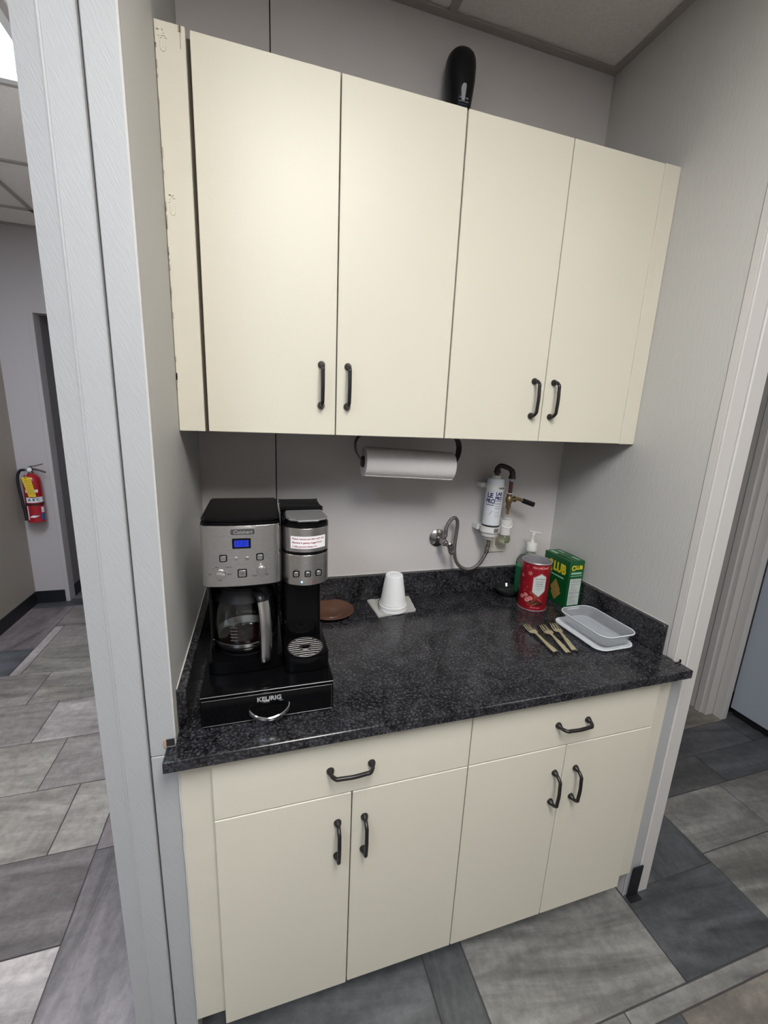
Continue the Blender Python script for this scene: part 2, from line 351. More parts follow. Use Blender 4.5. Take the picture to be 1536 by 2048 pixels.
# ---- ceiling: tiles and grid bars
ceil = struct('ceiling', MB().box(-1.66, 3.7, -4.1, 3.6, ZCL+.03, ZCL+.08), 'ctile')
def grid(xs, ys, skip, x_lo, x_hi, y_lo, y_hi):
    bars = []
    for x in xs: bars.append((x-.012, x+.012, y_lo, y_hi))
    for y in ys: bars.append((x_lo, x_hi, y-.012, y+.012))
    for b in bars: link('grid_bar', MB().box(b[0], b[1], b[2], b[3], ZCL-.002, ZCL+.006), 'tbar', ceil)
    X = [x_lo]+list(xs)+[x_hi]; Y = [y_lo]+list(ys)+[y_hi]
    for i in range(len(X)-1):
        for j in range(len(Y)-1):
            cx, cy = (X[i]+X[i+1])/2, (Y[j]+Y[j+1])/2
            if any(a < cx < b and c < cy < d for a, b, c, d, *_ in LIGHTS): continue
            link('ceiling_tile', MB().box(X[i]+.004, X[i+1]-.004, Y[j]+.004, Y[j+1]-.004, ZCL+.006, ZCL+.022), 'ctile', ceil)
grid([.137, .747, 1.357, 1.967, 2.577, 3.187], [-3.68, -2.46, -1.25, -.61], None, -.13, 3.6, -4.0, .0)
grid([1.967, 2.577, 3.187], [.6], None, 1.46, 3.6, .012, 1.2)
grid([-1.14, -.53], [-3.66, -2.85, -1.64, -1.03, -.42, .795, 1.43, 2.04], None, -1.565, -.135, -4.0, 2.355)
link('wall_angle', MB().box(0, AW, -.024, 0, ZCL-.003, ZCL+.002), 'tbar', ceil); link('wall_angle', MB().box(AW-.022, AW, YF, -.024, ZCL-.003, ZCL+.002), 'tbar', ceil)
link('wall_angle', MB().box(-1.565, -.135, 2.33, 2.355, ZCL-.003, ZCL+.002), 'tbar', ceil)
link('wall_angle', MB().box(0, .024, YF, -.024, ZCL-.003, ZCL+.002), 'tbar', ceil)
for i, (a, b, c, d, st, col) in enumerate(LIGHTS):
    lab = ['long ceiling light panel over the floor in front of the cabinets', 'ceiling light panel over the floor on the refrigerator side', 'bright ceiling light panel at the upper left over the hallway', 'ceiling light panel over the hallway beside the left wall end'][i]
    t = Thing('ceiling_light', lab, 'ceiling light', ((a+b)/2, (c+d)/2, ZCL), group='lay-in ceiling light panels')
    f = MB(); w = .028
    f.box(a, b, c, c+w, ZCL-.004, ZCL+.03).box(a, b, d-w, d, ZCL-.004, ZCL+.03).box(a, a+w, c+w, d-w, ZCL-.004, ZCL+.03).box(b-w, b, c+w, d-w, ZCL-.004, ZCL+.03)
    t.add('frame', f, 'white')
    em = mat('lit_diffuser_%s' % 'abcd'[i], (.9, .9, .9), .5, emit=col, es=st)
    t.add('diffuser', MB().box(a+w, b-w, c+w, d-w, ZCL+.004, ZCL+.010), em)

# ---- alcove walls
wb = struct('wall_back', MB().box(-.02, AW+.02, .012, .10, 0, ZCL+.02), 'wood')
link('wall_panel', MB().box(0, .2315, 0, .012, 0, ZCL, .0008), 'wall', wb); link('wall_panel', MB().box(.2345, AW, 0, .012, 0, ZCL, .0008), 'wall', wb)
wl = struct('wall_left', MB().box(-.130, 0, -.600, 2.355, 0, ZCL), 'wall_side')
# faces of the wing: plain strip, then casing boards with a bead
link('wall_strip', MB().box(-.048, .0012, YF, -.600, .889, ZCL, .0015), 'wing', wl)
link('wall_strip', MB().box(-.048, .0008, YF, -.600, 0, .887, .0015), 'wing', wl)
link('casing_board', MB().box(-.096, -.0505, YF-.006, -.600, 0, ZCL, .002), 'wing', wl)
link('casing_board', MB().prism([(-.0965, YF-.0065), (-.0965, -.600), (-.132, -.600), (-.132, YF+.001)], 0, ZCL), 'wing', wl)
link('groove', MB().box(-.0505, -.048, -.6012, -.600, 0, ZCL), 'grout', wl)
link('corner_bead', MB().tube([(-.0965, YF-.0050, 0), (-.0965, YF-.0050, ZCL)], .0032, 8), 'wing', wl)
link('corner_bead', MB().tube([(-.0005, YF+.0010, .93), (-.0005, YF+.0010, ZCL)], .0018, 6), 'casing', wl)
wr = struct('wall_right', MB().box(AW, 1.455, -.600, .03, 0, ZCL), 'wall_side')
link('groove', MB().box(AW-.0006, AW, -.5800, -.5785, ZT+.002, ZCL), 'grout', wr); link('groove', MB().box(1.4040, 1.4065, -.6012, -.600, 0, ZCL), 'grout', wr)
link('wall_strip', MB().box(AW-.0025, AW, -.600, -.580, ZT+.002, ZCL, .0008), 'casing', wr)
link('wall_strip', MB().box(AW-.0025, 1.404, YF, -.600, .889, ZCL, .0015), 'casing', wr)
link('wall_strip', MB().box(AW-.001, 1.404, YF, -.600, 0, .887, .0015), 'wing', wr)
link('casing_board', MB().box(1.4065, 1.460, YF-.004, -.600, 0, ZCL, .003), 'casing', wr)
# dark rubber strip left at the foot of the right wing
bs = struct('baseboard_right', MB().prism([(1.367, .004), (1.409, .004), (1.412, .128), (1.371, .128)], YF-.0055, YF-.0045-.005, 'y').box(1.366, 1.414, YF-.026, YF-.006, .0005, .004), 'base')
# ---- hallway
whl = struct('wall_hall_left', MB().box(-1.66, -1.565, -4.0, 2.355, 0, ZCL), 'hall_tan')
link('wall_seam', MB().box(-1.565, -1.5635, 1.70, 1.706, .1, ZCL), 'hall', whl)
whf = struct('wall_hall_far', MB().box(-1.66, -1.335, 2.355, 2.45, 0, ZCL).box(-1.335, -.13, 2.355, 2.45, 2.202, ZCL), 'hall')
link('casing', MB().box(-1.362, -1.333, 2.350, 2.452, 0, 2.204, .002), 'hall', whf)
struct('wall_recess_side', MB().box(-1.66, -1.338, 2.45, 3.5, 0, ZCL), 'recess'); struct('wall_recess_end', MB().box(-1.66, .1, 3.5, 3.6, 0, ZCL).box(-.13, .1, 2.355, 3.5, 0, ZCL), 'recess')
struct('baseboard_hall_left', MB().box(-1.565, -1.559, -3.99, 2.35, 0, .102, .001), 'base')
struct('baseboard_hall_far', MB().box(-1.558, -1.364, 2.347, 2.3545, 0, .102, .001), 'base')
struct('baseboard_recess', MB().box(-1.3375, -1.331, 2.46, 3.49, 0, .102, .001), 'base')
# ---- rest of the room
struct('wall_front', MB().box(-1.66, 3.7, -4.1, -4.0, 0, ZCL), 'casing'); struct('wall_room_right', MB().box(3.62, 3.7, -4.0, 3.6, 0, ZCL), 'casing')
struct('wall_room_back', MB().box(2.690, 3.62, .022, .12, 0, ZCL).box(1.46, 1.72, .022, .12, 0, ZCL).box(1.72, 2.690, .022, .12, 2.06, ZCL), 'hall')
d1 = struct('door_1', MB().box(2.600, 2.662, .024, .118, 0, 2.06, .002), 'casing')
link('jamb_stop', MB().box(2.590, 2.602, .050, .085, 0, 2.05, .002), 'casing', d1)
link('casing', MB().box(2.652, 2.694, -.026, .022, 0, 2.10, .004, 2), 'casing', d1)
link('head_casing', MB().box(1.70, 2.652, -.004, .022, 2.05, 2.10, .003), 'casing', d1)
link('casing', MB().box(1.700, 1.742, -.004, .022, 0, 2.05, .004, 2), 'casing', d1)
struct('baseboard_room_back', MB().box(2.696, 3.60, .012, .0215, 0, .13, .001), 'base')
struct('wall_far_room', MB().box(1.40, 3.62, 1.2, 1.3, 0, ZCL).box(3.2, 3.3, .12, 1.2, 0, ZCL), 'brownroom')

# ================================================================== CABINETS
def pull(th, c, axis, parent, r=.0048, half=.049, outd=.028):
    """arched bar pull with two round feet; axis 'z' upright or 'x' lying; c is the centre on the door face (looks to -y)"""
    m = MB(); x, y, z = c
    def P(a, o): return (x, y-o, z+a) if axis == 'z' else (x+a, y-o, z)
    h = half
    path = smooth_path([P(-h, .001), P(-h, .010), P(-h+.002, .018), P(-h*.80, outd-.001), P(-h*.6, outd), P(0, outd+.002), P(h*.6, outd), P(h*.80, outd-.001), P(h-.002, .018), P(h, .010), P(h, .001)], 4)
    m.tube(path, r, 10)
    for s in (-1, 1):
        rot = Matrix.Rotation(PI/2, 4, 'X')
        m.lathe([(.0, 0), (.0092, 0), (.0092, .003), (.0075, .007), (.0052, .012), (0, .012)], 16, P(s*h, 0), rot)
    th.add('handle', m, 'bronze', parent, True, sharp=50)
YU, YUB = -.3308, -.3128
ZU0, ZU1 = 1.5367, 2.3208
fu, du = .0612, .3096
def upper(k, label):
    x0, x1 = fu+2*du*k, fu+2*du*(k+1)
    t = Thing('wall_cabinet', label, 'cabinet', ((x0+x1)/2, -.16, ZU0), group='cream wall cabinets over the counter')
    c = MB(); w = .016; xa = .0005 if k == 0 else x0+.0008; xb = x1-.0008 if k == 0 else AW-.0005
    c.box(xa, xb, YUB+.001, -.001, ZU0, ZU0+w).box(xa, xb, YUB+.001, -.001, ZU1-w-.004, ZU1-.004)
    c.box(xa, xa+w, YUB+.001, -.001, ZU0+w, ZU1-w-.004).box(xb-w, xb, YUB+.001, -.001, ZU0+w, ZU1-w-.004).box(xa+w, xb-w, -.008, -.001, ZU0+w, ZU1-w-.004)
    if k == 0: c.box(xa+w, fu+.012, YUB+.001, YUB+.017, ZU0+w, ZU1-w-.004)
    else: c.box(x1-.012, xb-w, YUB+.001, YUB+.017, ZU0+w, ZU1-w-.004)
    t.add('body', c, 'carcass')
    for j in (0, 1):
        a, b = x0+du*j, x0+du*(j+1)
        g = .0042 if (k == 0 and j == 0) else .0015
        ge = .0026 if j == 1 and k == 0 else .0015
        d = t.add('door', MB().box(a+g, b-ge, YU, YUB, ZU0+.0005, ZU1-.0005, .0012), 'cream')
        hx = (b-.038) if j == 0 else (a+.029)
        pull(t, (hx, YU, 1.6595), 'z', d)
    if k == 0: fl = t.add('filler', MB().box(.001, fu-.0042, YU+.001, YUB, ZU0, ZU1+.003, .0012), 'cream_old', label='narrow scuffed cream filler strip')
    else: fl = t.add('filler', MB().box(x1+.0012, AW-.001, YU+.001, YUB, ZU0-.001, ZU1+.002, .0012), 'cream_old')
    return t, fl
u1, fl1 = upper(0, 'left wall cabinet with two tall cream doors above the coffee maker')
u2, _ = upper(1, 'right wall cabinet with two tall cream doors above the water filter')
# scuffs and glue marks on the filler
sc = MB()
for i in range(26):
    z = random.uniform(1.60, 2.30); h = random.uniform(.003, .022); sc.box(.0014, .0014+random.uniform(.001, .0026), YU+.0003, YU+.001, z, z+h)
sc.box(.047, .0482, YU+.0002, YU+.001, 2.285, 2.322).box(.044, .050, YU+.0002, YU+.001, 2.312, 2.3225).box(.005, .0085, YU+.0002, YU+.001, 2.306, 2.309)
u1.add('scuff_marks', sc, 'scuff', fl1)
def glue(zc):
    g = MB()
    ring = [(.0155+.0052*math.cos(a), YU+.0005, zc-.012+.0085*math.sin(a)) for a in [PI+i*PI/8*1.0 for i in range(9)]]
    g.tube([(ring[0][0], YU+.0005, zc-.004)]+ring+[(ring[-1][0], YU+.0005, zc-.004)], .0009, 6)
    g.tube([(.0155, YU+.0005, zc-.004), (.0152, YU+.0005, zc-.014)], .0008, 6)
    for i in range(9):
        x = random.uniform(.006, .020); z = zc+random.uniform(0, .016); g.box(x, x+random.uniform(.002, .006), YU-.0002, YU+.001, z, z+random.uniform(.001, .003))
    u1.add('glue_mark', g, 'scuff_light', fl1, True)
glue(2.294); glue(2.008)

YB, YBB, YFR = -.6297, -.6125, -.6115
dl0, dl, ZD0, ZD1, ZR0, ZR1 = .0667, .3063, .0985, .7175, .7205, .8775
def lower(k, label):
    x0, x1 = dl0+2*dl*k, dl0+2*dl*(k+1)
    t = Thing('base_cabinet', label, 'cabinet', ((x0+x1)/2, -.3, 0), group='cream base cabinets under the counter')
    c = MB(); w = .016; xa = .002 if k == 0 else x0+.0008; xb = x1-.0008 if k == 0 else AW-.002; zb, zt = .112, ZT-.0275
    c.box(xa, xb, YFR, -.002, zb, zb+w).box(xa, xb, -.012, -.002, zb+w, zt).box(xa, xa+w, YFR, -.012, zb+w, zt).box(xb-w, xb, YFR, -.012, zb+w, zt)
    c.box(xa+w, xb-w, YFR, YFR+.018, zt-.03, zt).box(xa+w, xb-w, YFR, YFR+.018, ZD1-.012, ZR0+.015).box(xa+w, xb-w, YFR, YFR+.018, zb+w, zb+.04)
    c.box(x0+dl-.015, x0+dl+.015, YFR, YFR+.018, zb+.04, ZD1-.012)
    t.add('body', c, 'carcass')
    if k == 0: t.add('filler', MB().box(xa, dl0+.004, YFR-.0008, YFR-.0002, zb, zt-.0005), 'cream_old')
    else: t.add('filler', MB().box(x1-.004, xb, YFR-.0008, YFR-.0002, zb, zt-.0005), 'cream_old')
    t.add('toe_board', MB().box(xa, xb, -.545, -.530, .0005, .112), 'toe')
    d = t.add('drawer', MB().box(x0+.0012, x1-.0014, YB, YBB, ZR0, ZR1, .0014), 'cream')
    hx = .3685 if k == 0 else .993
    pull(t, (hx, YB, .791), 'x', d)
    for j in (0, 1):
        a, b = x0+dl*j, x0+dl*(j+1)
        d = t.add('door', MB().box(a+.0014, b-.0014, YB, YBB, ZD0-(.004 if k == 0 and j == 0 else 0), ZD1, .0014), 'cream')
        hx = (b-.034) if j == 0 else (a+.032)
        if k: hx = .956 if j == 0 else 1.027
        pull(t, (hx, YB, .590 if not k else .585), 'z', d)
    return t
b1 = lower(0, 'left base cabinet with drawer and two cream doors below the coffee maker')
b2 = lower(1, 'right base cabinet with drawer and two cream doors beside the right wall end')
# caulk line between wing and filler
mb = MB(); pts = []
for i in range(30): pts.append((.0022+random.uniform(-.0006, .0008), YFR-.0012, .115+i*.0258))
mb.tube(pts, [random.uniform(.0012, .0022) for _ in pts], 6); b1.add('caulk_bead', mb, 'caulk', smooth=True)

# ================================================================== COUNTER
ct = Thing('countertop', 'black speckled granite look countertop with raised backsplash along three walls', 'countertop', (.68, -.33, ZT-.0262))
outline = [(.0006, -.0008), (AW-.0006, -.0008), (AW-.0006, YF-.001-.006), (1.3665, YF-.0115), (1.3665, -.6577), (-.0156, -.6577), (-.0156, YF-.0075), (.0006, YF-.0075)]
m = MB().prism(outline, ZT-.0262, ZT, 'z', .0016, 1)
top = ct.add('slab', m, 'granite')
ZS = 1.0116
ct.add('backsplash', MB().box(.0015, AW-.0015, -.0205, -.0012, ZT+.0003, ZS, .0015), 'granite')
ct.add('backsplash', MB().box(.0015, .0195, -.574, -.0208, ZT+.0003, ZS, .0015), 'granite')
ct.add('backsplash', MB().box(AW-.0195, AW-.0028, -.569, -.0208, ZT+.0003, ZS, .0015), 'granite')
mb = MB()
def bead(a, b, n=24, r=.0014):
    A, B = Vector(a), Vector(b)
    mb.tube([A.lerp(B, i/n)+Vector((0, 0, random.uniform(-.0003, .0003))) for i in range(n+1)], [random.uniform(.7, 1.1)*r for _ in range(n+1)], 6)
bead((.003, -.0012, ZS+.0010), (AW-.003, -.0012, ZS+.0010)); bead((.0015, -.003, ZS+.0010), (.0015, -.568, ZS+.0010)); bead((AW-.0028, -.003, ZS+.0010), (AW-.0028, -.565, ZS+.0010))
ct.add('caulk_bead', mb, 'caulk', smooth=True)
# small pieces where the counter meets the wall ends
ct.add('notch_shade', MB().box(-.0170, -.0015, YF-.0030, YF-.0008, ZT-.002, ZT+.0125), 'wood')  # solid dark block standing in for the shade inside the notch
ct.add('shim', MB().box(-.0215, -.0165, YF-.0034, YF-.0008, ZT-.004, ZT+.0125), 'plug', label='small bare wood chip at the left wall notch')
ct.add('end_clip', MB().box(AW+.006, AW+.009, YF-.012, YF-.0075, ZT, ZT+.010).box(AW-.012, AW+.009, YF-.0110, YF-.0078, ZT, ZT+.0025), 'bronze', label='small dark metal clip at the right wall end')

# ================================================================== COFFEE CORNER
ZB = ZT
pd = Thing('pod_drawer', 'glossy black coffee pod storage drawer with a chrome handle under the coffee maker', 'drawer box', (.19, -.43, ZB))
x0, x1, yf, yb = .0455, .3325, -.582, -.285
m = MB().box(x0, x1, yf+.006, yb, .9865, .9915, .0015, 2).box(x0, x0+.004, yf+.006, yb, .917, .9865).box(x1-.004, x1, yf+.006, yb, .917, .9865).box(x0+.004, x1-.004, yf+.006, yb, .917, .920).box(x0+.004, x1-.004, yb-.004, yb, .92, .9865)
pd.add('body', m, 'black')
fr = pd.add('drawer_front', MB().box(x0+.003, x1-.003, yf, yf+.006, .9185, .9845, .0015, 2), 'black')
tr = MB()
tr.tube([(x0+.001, yf+.002, .9895), (x1-.001, yf+.002, .9895)], .0011, 6).tube([(x0+.004, yf-.0004, .9825), (x1-.004, yf-.0004, .9825)], .0005, 6)
tr.tube([(x0+.004, yf-.0004, .9205), (x1-.004, yf-.0004, .9205)], .0006, 6).tube([(x1-.005, yf-.0004, .9215), (x1-.005, yf-.0004, .9815)], .0005, 6)
pd.add('edge_highlight', tr, 'badge_grey', smooth=True)  # grey lines standing in for the highlight along the glossy drawer edges
h = smooth_path([(.1455, yf+.001, .9475), (.149, yf-.010, .9445), (.163, yf-.021, .9395), (.1885, yf-.027, .9365), (.214, yf-.021, .9395), (.228, yf-.010, .9445), (.2315, yf+.001, .9475)], 6)
pd.add('handle', MB().tube(h, .0050, 10, True, (1.25, .75, (0, 0, 1))), 'chrome', fr, True)
pd.add('lettering', text_bm(MB(), 'KEURIG', .0150, on_y(.1885, yf-.0004, .9690), bold=.0004, xs=1.02), 'logo', fr)
ft = MB()
for a in (x0+.02, x1-.02):
    for b in (yf+.03, yb-.03): ft.lathe([(.008, ZB+.0004), (.008, .9168)], 12, (a, b, 0))
pd.add('foot', ft, 'black_matte')

cm = Thing('coffee_maker', 'black and brushed steel coffee maker with carafe side and single serve side', 'coffee maker', (.19, -.40, .9915))
Z0 = .9925
def dprof(x0, x1, yb, ys, bulge, rc=.012, n=14):
    """plan outline with a gently bowed front and round front corners, wide side toward -y"""
    out = [(x0, yb), (x1, yb)]; xm, hw = (x0+x1)/2, (x1-x0)/2
    pts = []
    for i in range(n+1):
        t = 1-2*i/n; u = t*hw; e = max(0, abs(u)-(hw-rc))
        y = ys-bulge*(1-t*t)+(rc-math.sqrt(max(0, rc*rc-e*e)) if e > 0 else 0)
        pts.append((xm+u, y))
    # densify corners
    fine = []
    for i in range(41):
        t = 1-2*i/40; t = math.copysign(abs(t)**.6, t); u = t*hw; e = max(0, abs(u)-(hw-rc))
        fine.append((xm+u, ys-bulge*(1-t*t)+(rc-math.sqrt(max(0, rc*rc-e*e)) if e > 0 else 0)))
    return out+fine
LX0, LX1, RX0, RX1, YBK = .0555, .2205, .2265, .3300, -.285
# base, column
cm.add('base', MB().prism(dprof(LX0, LX1+.003, YBK, -.500, .010, .014), Z0, Z0+.030, 'z', .003), 'black', smooth=True)
cm.add('warming_plate', MB().lathe([(.0, Z0+.030), (.062, Z0+.030), (.064, Z0+.0325), (.060, Z0+.0345), (0, Z0+.0345)], 40, (.136, -.425, 0)), 'black_satin', smooth=True)
cm.add('base', MB().prism(dprof(RX0, RX1, YBK, -.528, .010, .010), Z0, Z0+.040, 'z', .003), 'black', smooth=True)
cm.add('tank', MB().box(LX0+.006, LX1-.002, -.345, YBK, Z0+.030, 1.214, .006, 2).box(LX0+.006, LX0+.014, -.470, -.345, Z0+.03, 1.214, .003), 'black', smooth=True)
cm.add('column', MB().prism(dprof(RX0+.002, RX1-.008, YBK, -.436, .003, .010), Z0+.040, 1.203, 'z', .002), 'black', smooth=True)
# drip grille
gx, gy, gz, gr = .2765, -.4945, Z0+.0405, .0415
g = MB().tube([(gx+gr*math.cos(a), gy+gr*1.04*math.sin(a), gz+.001) for a in [2*PI*i/48 for i in range(49)]], .0016, 8)
g.tube([(gx+.0125*math.cos(a), gy+.0125*math.sin(a), gz+.0012) for a in [2*PI*i/32 for i in range(33)]], .0022, 8)
gp = cm.add('drip_grille', g, 'grille', smooth=True)
n = 9
for i in range(n):
    yy = gy-gr+.006+i*(2*gr-.012)/(n-1); hw = math.sqrt(max(0, gr**2-(yy-gy)**2))-.001
    segs = [(-hw, hw)] if abs(yy-gy) > .0135 else [(-hw, -math.sqrt(.0145**2-(yy-gy)**2)), (math.sqrt(.0145**2-(yy-gy)**2), hw)]
    mb_ = MB()
    for a, b in segs: mb_.box(gx+a, gx+b, yy-.0011, yy+.0011, gz-.0004, gz+.0016, .0003)
    cm.add('grille_bar', mb_, 'grille', gp)
# heads
HZ0, HZ1 = 1.2150, 1.3530
hd = cm.add('brew_head', MB().prism(dprof(LX0, LX1, YBK, -.512, .010, .014), HZ0-.004, HZ1+.004, 'z', .003), 'black', smooth=True)
YL = -.5235
def panel(xa, xb, ys, bulge, rc, z0, z1, yb=-.44):
    a = dprof(xa, xb, yb, ys, bulge, rc); return MB().prism(a, z0, z1, 'z', .0008, 1)
cm.add('control_panel', panel(LX0-.0008, LX1+.0005, -.5132, .010, .0145, HZ0, HZ1-.002, -.47), 'steel', hd, True, label='brushed steel control panel')
cm.add('lid', MB().prism(dprof(LX0+.0004, LX1-.0004, YBK+.002, -.508, .011, .016), HZ1+.0045, HZ1+.012, 'z', .004, 3), 'black', smooth=True)
rh = cm.add('pod_head', MB().prism(dprof(RX0+.001, RX1, YBK, -.499, .026, .014), 1.203, 1.350, 'z', .003), 'black', smooth=True)
cm.add('front_panel', panel(RX0, RX1+.0008, -.500, .0265, .0145, 1.2065, 1.2785, -.46), 'steel', rh, True, label='lower brushed steel panel with three buttons')
cm.add('upper_panel', panel(RX0, RX1+.0008, -.500, .0265, .0145, 1.2855, 1.3405, -.46), 'steel', rh, True, label='upper brushed steel panel with the paper notice')
cm.add('reservoir_lid', MB().prism(rrect(RX0+.002, RX1-.001, YBK+.002, -.385, .006), 1.3505, 1.360, 'z', .003).box(RX0+.004, RX1-.003, -.345, -.338, 1.3595, 1.3615), 'black_satin', smooth=True)
lidp = [(.236, -.420), (.3235, -.418), (.3275, -.485), (.3225, -.507), (.309, -.513), (.3035, -.523), (.2575, -.524), (.252, -.514), (.239, -.508), (.2335, -.487)]
cm.add('pod_lid', MB().prism([(RX0+.003+(p[0]-.2335)*1.03, p[1]+.004) for p in lidp], 1.3505, 1.3545, 'z', .002), 'black', smooth=True)
cm.add('pod_lid_cover', MB().prism(lidp, 1.3548, 1.3600, 'z', .0025, 3), 'silver_plastic', smooth=True, label='silver lid cover')
# controls on the left panel (front face follows the bow)
def yl(x):
    hw = (LX1-LX0)/2; t = (x-(LX0+LX1)/2)/hw; return -.5132-.010*(1-t*t)
def yr(x):
    hw = (RX1-RX0)/2; t = (x-(RX0+RX1)/2)/hw; return -.500-.0265*(1-t*t)
def button(x, z, w, h, rim=True, fy=yl, glyph=None, par=hd):
    y = min(fy(x-w/2-.002), fy(x), fy(x+w/2+.002))
    if rim: r_ = cm.add('button_surround', MB().prism(rrect(x-w/2-.0022, x+w/2+.0022, z-h/2-.0022, z+h/2+.0022, .0030, 3), y-.0008, y+.003, 'y'), 'black', par, True)
    b_ = cm.add('button', MB().prism(rrect(x-w/2, x+w/2, z-h/2, z+h/2, .0018, 3), y-.0024, y+.002, 'y', .0006, 1), 'steel_v', par, True)
    if glyph: text_bm(glyph[0], glyph[1], glyph[2], on_y(x, y-.0024, z-.0005), ext=.0001)
ink = MB()
button(.1005, 1.2805, .0112, .0112, glyph=(ink, 'CLEAN', .0033)); button(.1755, 1.2800, .0112, .0112, glyph=(ink, 'AUTO', .0033))
button(.1262, 1.2785, .0072, .0072, False, glyph=(ink, 'H', .0040)); button(.1490, 1.2785, .0072, .0072, False, glyph=(ink, 'MIN', .0030))
button(.1382, 1.2450, .0150, .0150, glyph=(ink, 'BREW\nOFF', .0034))
for s, x, z in (('AUTO', .088, 1.2600), ('1-4 CUP', .110, 1.2600), ('HIGH', .0735, 1.2440), ('BREW', .1125, 1.2435), ('LOW', .093, 1.2300), ('BOLD', .1640, 1.2370), ('REG', .1900, 1.2370)):
    text_bm(ink, s, .0036, on_y(x, yl(x)-.0003, z), ext=.0001)
for x, z in ((.179, 1.2635), (.1945, 1.2490), (.0800, 1.2575)): ink.lathe([(0, 0), (.0007, 0), (.0007, .0006), (0, .0006)], 8, (x, yl(x)-.0002, z), Matrix.Rotation(PI/2, 4, 'X'))
cm.add('panel_print', ink, 'ink', hd)
for x, z, ang in ((.0940, 1.2450, -.25), (.1790, 1.2480, PI/2)):
    y = yl(x)
    k_ = cm.add('knob', MB().lathe([(0, 0), (.0105, 0), (.0105, .004), (.0095, .0055), (0, .0055)], 28, (x, y, z), Matrix.Rotation(PI/2, 4, 'X')), 'steel_v', hd, True, sharp=40)
    R_ = Matrix.Translation((x, y-.0055, z)) @ Matrix.Rotation(-ang, 4, 'Y')
    t = bmesh.new(); bmesh.ops.create_cube(t, size=1)
    for v in t.verts: v.co = R_ @ Vector((v.co.x*(.019 if ang < 0 else .023)+(0 if ang < 0 else -.002), -.002+v.co.y*.006, v.co.z*.0052))
    bmesh.ops.bevel(t, geom=t.edges[:], offset=.001, segments=2, affect='EDGES'); mm = MB(); mm._in(t)
    cm.add('grip', mm, 'steel_v', k_, True)
# name badge and display
bx, bz = .1415, 1.3385; y = yl(bx)
bd = cm.add('badge', MB().prism(rrect(bx-.0275, bx+.0275, bz-.0085, bz+.0085, .0035, 5), y-.0022, y+.002, 'y', .0010, 2), 'steel_v', hd, True)
cm.add('badge_field', MB().prism(rrect(bx-.0245, bx+.0245, bz-.0060, bz+.0060, .0030, 5), y-.0025, y-.001, 'y'), 'badge_grey', bd, True)
cm.add('lettering', text_bm(MB(), 'Cuisinart', .0108, on_y(bx, y-.0026, bz-.0002), shear=.25, bold=.0002, xs=.96), 'chrome', bd)
dx, dz = .1385, 1.3125; y = yl(dx)
ds = cm.add('display', MB().prism(rrect(dx-.0190, dx+.0190, dz-.0112, dz+.0112, .0018, 3), y-.0012, y+.002, 'y', .0003, 1), 'black', hd)
cm.add('screen', MB().box(dx-.0145, dx+.0145, y-.0018, y-.001, dz-.0072, dz+.0074), 'lcd', ds)
cm.add('digits', text_bm(MB(), '11:31', .0135, on_y(dx, y-.0018, dz), bold=.0003, xs=.85, ext=.0001), 'lcdink', ds)
# pod side buttons, indicator lights, notice
ink = MB(); cup = MB()
for x in (.2530, .2785, .3035):
    button(x, 1.2350, .0100, .0105, True, yr, par=rh); y = yr(x)
    cup.prism([(x-.0030, 1.2360), (x+.0030, 1.2360), (x+.0022, 1.2318), (x-.0022, 1.2318)], y-.0028, y-.0023, 'y')
cm.add('cup_symbols', cup, 'ink', rh)
x = .2655; cm.add('indicator_light', MB().lathe([(0, 0), (.0024, 0), (.0018, .0008), (0, .001)], 12, (x, yr(x), 1.2155), Matrix.Rotation(PI/2, 4, 'X')), 'led', rh, True, label='lit blue indicator')
x = .2915; cm.add('indicator_light', MB().prism([(x-.0022, 1.2125), (x+.0022, 1.2125), (x+.0022, 1.2155), (x, 1.2180), (x-.0022, 1.2155)], yr(x)-.0006, yr(x)+.001, 'y'), 'redink', rh, label='small dark red symbol')
def on_bow(xc, zc): return lambda u, v, w: (xc+u, yr(xc+u)-.0006-w, zc+v)
nb = MB(); f = on_bow(.2805, 1.3085); N_ = 12
for i in range(N_):
    ua, ub = -.0385+.077*i/N_, -.0385+.077*(i+1)/N_
    pa = [f(ua, -.0140, 0), f(ub, -.0140, 0), f(ub, .0140, 0), f(ua, .0140, 0)]; nb.quad(*pa)
bmesh.ops.remove_doubles(nb.b, verts=nb.b.verts, dist=1e-6); bmesh.ops.solidify(nb.b, geom=nb.b.faces[:], thickness=-.0003)
no = cm.add('paper_notice', nb, 'facts' if 0 else 'foam', rh, label='white taped paper notice with red brown type')
tx = MB()
for i, s in enumerate(('Please remove pod after each use', 'Machine is getting clogged from', 'Coffee ground sitting in it.')):
    text_bm(tx, s, .0056, lambda u, v, w, i=i: (lambda p: (p[0], p[1]-.0002, p[2]))(f(u-.0355, v+.0085-.0088*i, w)), align='LEFT', bold=.00016, ext=.00008, xs=.92)
cm.add('notice_text', tx, 'redink', no)

